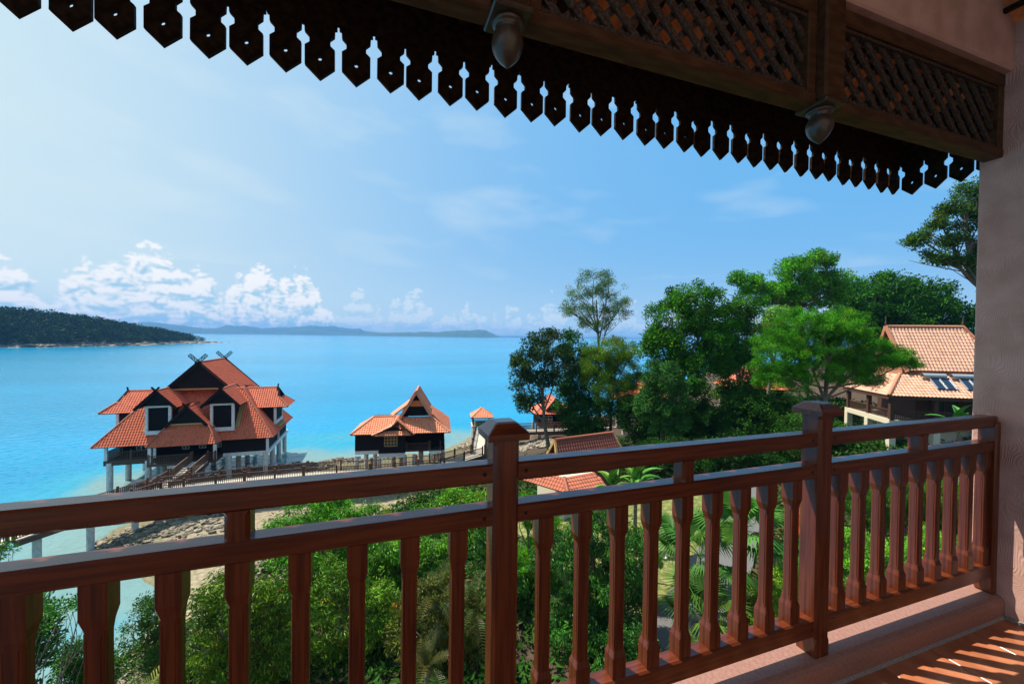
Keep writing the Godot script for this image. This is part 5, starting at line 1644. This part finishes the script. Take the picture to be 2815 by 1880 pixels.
	tree("dark_leaved_tree", "dark tree with drooping leaves and pale twin trunks standing over the walkway, nearest the sea", "tree", "trees on the wooded point", "broad", Color(0.040, 0.087, 0.018), 21, -45.7, 0.3, 0.5, 1.12, [[19.5, 17.5, -46.2, 2.3, 1.9], [17.7, 15.5, -46.8, 2, 2.1], [22, 15.6, -45.3, 2.5, 2.5], [19.3, 13.8, -46.3, 2.1, 1.6], [18.4, 11.3, -46.5, 1.9, 1.2], [17.7, 10.1, -46.8, 0.9, 0.5], [17.1, 13.6, -47, 1, 1.2], [20.9, 19.1, -45.7, 1.4, 1]])
	tree("young_tree", "deep green narrow tree close behind the dark drooping tree", "tree", "trees on the wooded point", "broad", Color(0.030, 0.123, 0.018), 25.6, -47.2, 0.2, 0.5, 1.50, [[24.9, 17.5, -47.5, 2, 2.4], [25.8, 14, -47.2, 2.4, 3.2], [25.3, 10.5, -47.4, 2.6, 2.3], [23.6, 12.8, -47.9, 1.5, 1.7]])
	tree("feathery_tree", "yellow green feathery tree below the tall thin tree", "tree", "trees on the wooded point", "feather", Color(0.125, 0.246, 0.016), 27.7, -43.4, 0.2, 0.45, 1.80, [[27.9, 17.3, -43.3, 3.2, 1.9], [26.3, 14.8, -43.8, 2.5, 2.5], [29.6, 14.6, -42.7, 2.4, 2.4], [28.1, 12.4, -43.2, 3.4, 2.1], [30.5, 17.1, -42.4, 1.2, 1.2]])
	tree("broadleaf_tree", "biggest deep green tree in the middle of the grove", "tree", "trees on the wooded point", "broad", Color(0.056, 0.196, 0.012), 35.3, -38.6, 0.35, 0.5, 1.58, [[36.2, 23.8, -38.3, 3.2, 2.1], [33.6, 21.5, -39.2, 3, 2.2], [38.4, 21.2, -37.6, 2.7, 2.6], [32.5, 18.5, -39.6, 2.5, 2.1], [36.2, 18.3, -38.3, 4.5, 3.2], [39.2, 17.3, -37.3, 2.6, 3.2], [34.8, 14.6, -38.8, 3.9, 2.6], [31.3, 17.7, -40, 1.3, 1.5]])
	tree("creeper_tree", "blue green tree swathed in climbing creeper in front of the grove", "tree", "trees on the wooded point", "broad", Color(0.053, 0.167, 0.030), 29.6, -35.3, 0.2, 0.38, 1.80, [[29.2, 14.7, -35.5, 2.1, 2], [30.3, 12.7, -35.1, 2.3, 2.2], [28.3, 12, -35.7, 1.9, 1.9], [29.9, 10.3, -35.2, 2.4, 1.7], [28.1, 13.4, -35.8, 1.2, 0.9]])
	tree("broadleaf_tree", "dark tree right of the biggest tree, behind the large round tree", "tree", "trees on the wooded point", "broad", Color(0.048, 0.167, 0.012), 43.9, -37.8, 0.3, 0.5, 1.50, [[42.8, 22.5, -38.2, 2.5, 2.4], [43.8, 18.9, -37.8, 2.5, 3], [43, 15.1, -38.1, 3, 3.3], [43.6, 11.5, -37.9, 3.3, 2.4]])
	tree("round_crowned_tree", "large bright green round tree with pale branches beside the pale tiled house", "tree", "trees on the wooded point", "fine", Color(0.069, 0.275, 0.014), 36.5, -23.4, 0.22, 0.3, 1.88, [[34.8, 20.3, -24, 2.6, 1.6], [37.3, 20.1, -23.2, 2.6, 1.6], [32.5, 18.2, -24.8, 2.2, 1.9], [34.8, 17.7, -24, 3.2, 1.9], [38.2, 18.7, -22.9, 2.7, 1.6], [40.5, 17.8, -22.1, 2.5, 1.3], [33.1, 15.7, -24.6, 2.5, 1.4], [38.2, 16.4, -22.8, 2.9, 1.3], [42.6, 17.2, -21.3, 1.6, 0.7], [31.7, 16.4, -25.1, 1.3, 1.3], [40.2, 15.7, -22.2, 1.3, 0.7]])
	tree("spreading_tree", "tall tree with layered spreading branches against the sky, partly behind the plaster wall", "tree", "trees on the wooded point", "broad", Color(0.062, 0.145, 0.022), 65.5, -22, 0.4, 0.42, 1.50, [[58.9, 35, -24.2, 1.7, 1], [58.1, 33, -24.5, 2.7, 1], [56.2, 31.3, -25.2, 2.1, 0.7], [54, 29.8, -25.9, 2.2, 0.6], [57.3, 29.7, -24.8, 2.4, 0.6], [55.8, 27.8, -25.3, 2.4, 0.6], [58.2, 27.7, -24.5, 1.9, 0.6], [59.7, 26.9, -24, 0.8, 0.5], [60.3, 31.2, -23.7, 1.8, 1.4], [61.7, 33.5, -23.2, 2.8, 1.8], [62.3, 29.4, -23.1, 2.8, 1.7], [63.7, 25.7, -22.6, 2.3, 1.4]])
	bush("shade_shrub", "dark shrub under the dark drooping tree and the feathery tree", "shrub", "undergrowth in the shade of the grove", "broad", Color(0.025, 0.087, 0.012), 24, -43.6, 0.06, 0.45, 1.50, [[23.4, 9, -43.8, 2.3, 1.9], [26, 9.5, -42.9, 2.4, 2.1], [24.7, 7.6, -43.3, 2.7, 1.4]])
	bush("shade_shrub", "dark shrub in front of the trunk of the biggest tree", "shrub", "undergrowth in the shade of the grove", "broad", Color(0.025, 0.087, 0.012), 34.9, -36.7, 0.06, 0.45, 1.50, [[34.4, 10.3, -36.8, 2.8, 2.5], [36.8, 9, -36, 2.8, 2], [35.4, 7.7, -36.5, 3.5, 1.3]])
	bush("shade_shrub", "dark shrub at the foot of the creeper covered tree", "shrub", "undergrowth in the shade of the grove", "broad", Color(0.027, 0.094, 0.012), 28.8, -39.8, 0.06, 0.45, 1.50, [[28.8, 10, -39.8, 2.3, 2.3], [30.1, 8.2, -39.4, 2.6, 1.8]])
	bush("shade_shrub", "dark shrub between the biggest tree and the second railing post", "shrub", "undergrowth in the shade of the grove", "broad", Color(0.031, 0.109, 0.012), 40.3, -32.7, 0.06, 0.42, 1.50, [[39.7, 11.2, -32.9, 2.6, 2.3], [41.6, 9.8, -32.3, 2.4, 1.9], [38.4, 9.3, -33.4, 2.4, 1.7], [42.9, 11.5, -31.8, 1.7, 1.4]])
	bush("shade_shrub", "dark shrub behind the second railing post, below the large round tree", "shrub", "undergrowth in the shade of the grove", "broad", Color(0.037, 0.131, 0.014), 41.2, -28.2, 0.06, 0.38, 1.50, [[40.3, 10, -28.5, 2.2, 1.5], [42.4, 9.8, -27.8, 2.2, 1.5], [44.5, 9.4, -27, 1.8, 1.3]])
	bush("drooping_tree", "bright green drooping tree, its top between the upper rails right of the short post", "tree", "shrubs below the balcony", "droop", Color(0.088, 0.290, 0.014), -3.2, -28.6, 0.12, 0.34, 1.95, [[-4.5, 6.7, -29, 1.9, 1.1], [-2.2, 7.2, -28.3, 1.8, 1], [-0.4, 6.9, -27.6, 1.1, 0.9], [-5.6, 5.8, -29.4, 1.4, 1.1], [-3.2, 5, -28.6, 3.1, 1.6], [-0.7, 5.2, -27.7, 2, 1.4]])
	bush("drooping_tree", "bright yellow green tree with drooping leaves directly left of the first post", "tree", "shrubs below the balcony", "droop", Color(0.106, 0.290, 0.014), 5.6, -27.7, 0.12, 0.34, 1.95, [[5.3, 7.3, -27.8, 1.6, 1], [4, 6.5, -28.2, 1.2, 0.9], [6.9, 7.3, -27.2, 1.3, 1.1], [5.9, 5.3, -27.6, 2.8, 1.7], [7.4, 5.4, -27.1, 1.5, 1.8]])
	bush("leafy_shrub", "yellow tipped green shrub seen through the balusters left of the short post", "shrub", "shrubs below the balcony", "droop", Color(0.094, 0.196, 0.012), -5.2, -19.8, 0.08, 0.26, 1.50, [[-6.1, 8, -20, 1.1, 0.9], [-4.7, 7.1, -19.6, 1.3, 1.3], [-6.3, 6.1, -20.1, 1.2, 1.4], [-4.9, 5, -19.6, 1.7, 1.4], [-3.7, 8.1, -19.2, 0.7, 0.9], [-6.9, 4.4, -20.3, 1.1, 1.1], [-3.8, 5.5, -19.3, 1.1, 1.5]])
	bush("leafy_shrub", "green and yellow shrub with bare pale twigs midway between short post and first post", "shrub", "shrubs below the balcony", "droop", Color(0.088, 0.203, 0.012), -1.1, -20.5, 0.08, 0.27, 1.42, [[-1.9, 6.9, -20.7, 1.4, 1.2], [-0.1, 5.9, -20.1, 1.6, 1.7], [-2.2, 4, -20.8, 1.6, 1.6], [0.4, 3.7, -20, 1.7, 1.5], [-1.1, 2.3, -20.5, 2.1, 1]])
	bush("vine_tree", "bright green vine covered tree just right of the first post", "tree", "shrubs below the balcony", "fine", Color(0.075, 0.275, 0.014), 8.6, -20.3, 0.1, 0.22, 1.88, [[8.1, 9.5, -20.5, 1.1, 0.9], [8.9, 8.3, -20.2, 1.1, 1.3], [8, 6.3, -20.5, 1.2, 1.4], [9, 6, -20.2, 1, 1.4], [8.5, 4, -20.4, 1.4, 1.4]])
	bush("dark_shrub", "dense dark green tree with hanging leaves behind the balusters right of the first post", "tree", "shrubs below the balcony", "droop", Color(0.031, 0.123, 0.014), 9.3, -15.8, 0.12, 0.24, 1.72, [[8, 8.8, -16.3, 1.1, 1.6], [9.6, 8.2, -15.7, 1.3, 2], [8.7, 6.1, -16, 1.7, 1.7], [10.8, 9.4, -15.3, 0.9, 1.5], [10.6, 6.8, -15.4, 1.4, 1.9], [9.4, 10.4, -15.8, 1.2, 0.8], [8.2, 4.5, -16.2, 1.6, 1.2], [10.3, 4.5, -15.5, 1.4, 1.2]])
	bush("leafy_shrub", "olive shrub full of dry twigs directly left of the first post", "shrub", "shrubs below the balcony", "droop", Color(0.094, 0.123, 0.018), 3.1, -17.5, 0.07, 0.24, 1.50, [[2.4, 7.4, -17.7, 1.2, 1.1], [3.6, 6.4, -17.3, 1.2, 1.3], [2.5, 5.2, -17.7, 1.3, 1.3], [3.9, 4.3, -17.1, 1.3, 1.2], [1.4, 6.2, -18, 1, 1.3]])
	bush("shade_shrub", "dark shrub behind the first post, between the bright vine tree and the olive palms", "shrub", "shrubs below the balcony", "droop", Color(0.031, 0.116, 0.012), 6, -19.1, 0.07, 0.26, 1.65, [[5.5, 8, -19.3, 1, 1.3], [6.4, 6, -18.9, 1, 1.5], [5.5, 4.2, -19.2, 1.3, 1.5], [6.6, 2.9, -18.9, 1.1, 1.3]])
	bush("leafy_shrub", "green shrub below the middle of the lower rail left of the first post", "shrub", "shrubs below the balcony", "droop", Color(0.069, 0.217, 0.012), 2.3, -23.5, 0.07, 0.28, 1.65, [[1.3, 7, -23.9, 1.4, 1], [2.8, 6.4, -23.3, 1.5, 1.2], [0.8, 5.5, -24, 1.5, 1.3], [2.5, 4.8, -23.5, 1.7, 1.3]])
	bush("shade_shrub", "dark shrub low over the shaded drive", "shrub", "shrubs below the balcony", "gloss", Color(0.027, 0.109, 0.012), 10.5, -12.8, 0.06, 0.22, 1.65, [[9.5, 6.7, -13.1, 0.8, 1.2], [10.3, 5.9, -12.9, 1, 0.8], [9.2, 5.5, -13.2, 1, 0.8]])  # dark foliage added here in place of shade on the asphalt
	bush("shade_shrub", "dark undergrowth along the far edge of the drive, left of the second post", "shrub", "undergrowth in the shade of the grove", "broad", Color(0.022, 0.080, 0.010), 30.1, -29.9, 0.06, 0.4, 1.65, [[25.3, 8, -31.5, 2.5, 1.2], [28.5, 8.2, -30.4, 2.5, 1.4], [31.6, 8.5, -29.3, 2.5, 1.4], [34.8, 8.1, -28.2, 2.5, 1.5], [37.2, 7.7, -27.4, 1.7, 1.2]])  # dark leaves added to stand in for deep shade below the trees
	bush("edge_shrub", "light green shrub on the edge of the lawn", "shrub", "shrubs below the balcony", "fine", Color(0.088, 0.290, 0.016), 12.8, -16.7, 0.05, 0.2, 1.80, [[12.6, 8.5, -16.8, 0.5, 1.1], [12.8, 6.8, -16.8, 0.6, 1.1], [13.2, 7.7, -16.6, 0.4, 0.9]])
	bush("leafy_shrub", "deep green shrub at the far left bottom corner", "shrub", "shrubs below the balcony", "gloss", Color(0.040, 0.145, 0.012), -11.3, -17.6, 0.08, 0.24, 1.50, [[-11.3, 9.3, -17.6, 0.9, 0.8], [-11.6, 8.4, -17.7, 1.3, 0.9], [-11.1, 7.7, -17.5, 0.8, 0.9], [-12.5, 9, -18, 1.1, 1.1]])
	bush("leafy_shrub", "green shrub over the water between the two leftmost balusters", "shrub", "shrubs below the balcony", "gloss", Color(0.050, 0.167, 0.016), -10.3, -19.4, 0.05, 0.2, 1.42, [[-10.5, 6.5, -19.5, 0.8, 0.7], [-10.1, 5.8, -19.3, 0.9, 0.8], [-10.9, 5.7, -19.6, 0.7, 0.7]])
	bush("twiggy_shrub", "thin open shrub with small leaves in front of the water, right of the second baluster", "shrub", "shrubs below the balcony", "gloss", Color(0.056, 0.145, 0.018), -9.3, -22.2, 0.05, 0.2, 0.90, [[-9.3, 6.5, -22.2, 0.8, 0.9], [-9.8, 5.5, -22.4, 1, 1], [-8.9, 4.7, -22.1, 1, 1.1], [-9.5, 3.6, -22.3, 1.2, 0.8]])
	bush("overhanging_branch", "leafy branch reaching in from the left over the water", "branch", "", "gloss", Color(0.062, 0.246, 0.020), -10.2, -14.1, 0.03, 0.16, 1.20, [[-7, 12.1, -13, 0.4, 0.1], [-7.4, 12, -13.1, 0.3, 0.1], [-8.9, 13.4, -13.6, 0.3, 0.1], [-8.5, 12, -13.5, 0.5, 0.2], [-9.4, 11.9, -13.8, 0.7, 0.4]])
	bush("broadleaf_shrub", "yellow green broad leaved shrub just left of the second post", "shrub", "shrubs beside the drive", "gloss", Color(0.188, 0.377, 0.030), 18.6, -13.7, 0.05, 0.24, 1.65, [[17.8, 6.5, -14, 1.2, 0.9], [19.2, 7.1, -13.5, 1, 1], [18.6, 5.5, -13.7, 1.2, 0.8], [16.8, 5.3, -14.3, 0.8, 0.6]])
	bush("broadleaf_shrub", "light green leafy hedge right of the second post", "shrub", "shrubs beside the drive", "gloss", Color(0.125, 0.348, 0.030), 22.7, -12.3, 0.05, 0.22, 1.65, [[21.7, 8.9, -12.7, 1, 1], [23.3, 8.5, -12.1, 1.2, 1], [24.8, 8.8, -11.6, 1, 1], [21.9, 7.5, -12.6, 1.2, 0.8], [23.9, 7.5, -11.9, 1.2, 0.8], [25.8, 9, -11.2, 1, 1]])
	bush("trimmed_hedge", "dark green hedge under the right hand house, right of the second post", "hedge", "shrubs beside the drive", "fine", Color(0.056, 0.174, 0.018), 30.8, -15.9, 0.05, 0.24, 1.80, [[28.7, 9.1, -16.6, 1.3, 0.9], [30.5, 9.6, -16, 1.4, 0.9], [32.3, 9.5, -15.4, 1.4, 1], [34.1, 9.2, -14.7, 1.4, 1.1], [29.7, 8, -16.2, 1.6, 0.9], [32.6, 7.9, -15.3, 1.9, 0.9]])
	bush("flame_shrub", "orange flowered shrub left of the second post", "shrub", "", "fine", Color(0.688, 0.145, 0.020), 25.6, -17.7, 0.04, 0.2, 1.65, [[25.4, 8.2, -17.7, 0.5, 0.5], [25.7, 7.4, -17.6, 0.5, 0.5]])
	var F := "fan palms beside the drive"
	palm("fan_palm", "fan palm with upright fans behind the balusters, farthest from the short post", F, Vector3(17.56, 9.3, -15.13), "fan", 13, 1.2, 1.25, Color(0.05, 0.16, 0.02), 0.1, 61)
	palm("fan_palm", "fan palm with drooping fans at the edge of the lawn", F, Vector3(15.2, 8.3, -15.4), "fan", 12, 1.2, 1.25, Color(0.045, 0.14, 0.02), 0.1, 62)
	palm("fan_palm", "lowest and nearest fan palm, its fans just above the bottom rail", F, Vector3(13.43, 7.1, -13.37), "fan", 12, 1.1, 1.1, Color(0.05, 0.12, 0.02), 0.09, 63)
	var A := "feathery palms below the balcony"
	palm("feather_palm", "dry olive feathery palm directly left of the first post", A, Vector3(2.6, 7.6, -17.1), "feather", 9, 1.7, 0.5, Color(0.045, 0.06, 0.014), 0.07, 64)
	palm("feather_palm", "dry olive feathery palm partly behind the first post", A, Vector3(4.2, 6.7, -17.06), "feather", 9, 1.7, 0.5, Color(0.04, 0.06, 0.014), 0.07, 65)
	palm("feather_palm", "low olive feathery palm at the bottom of the picture left of the first post", A, Vector3(2.0, 5.9, -15.6), "feather", 9, 1.5, 0.45, Color(0.045, 0.058, 0.015), 0.07, 66)
	palm("feather_palm", "pale yellow green palm fronds at the bottom between the third and fourth balusters", A, Vector3(-6.8, 7.2, -15.2), "feather", 8, 1.4, 0.5, Color(0.17, 0.24, 0.06), 0.06, 67)
	var N := "banana plants near the hut"
	palm("banana_plant", "banana plant with broad arching leaves right of the hipped skirt roof", N, Vector3(15.4, 9.7, -20.8), "paddle", 9, 1.8, 0.55, Color(0.075, 0.24, 0.03), 0.1, 68)
	palm("banana_plant", "smaller banana plant close against the hipped skirt roof", N, Vector3(14.3, 9.3, -21.6), "paddle", 8, 1.5, 0.5, Color(0.08, 0.22, 0.03), 0.1, 69)
	palm("banana_plant", "banana plant with torn green leaves in front of the pale tiled house", "", Vector3(36.5, 12.9, -15.2), "paddle", 10, 1.9, 0.6, Color(0.06, 0.2, 0.035), 0.12, 70)
	# small things
	lamp_post("lamp_post", "thin red lamp post with a white lamp arm on the lawn", Vector3(14.6, 0, -17.8), 1.55, true)
	lamp_post("red_post", "red post with a red box at the foot of the large round tree", Vector3(41.4, 0, -30.2), 2.0, false)
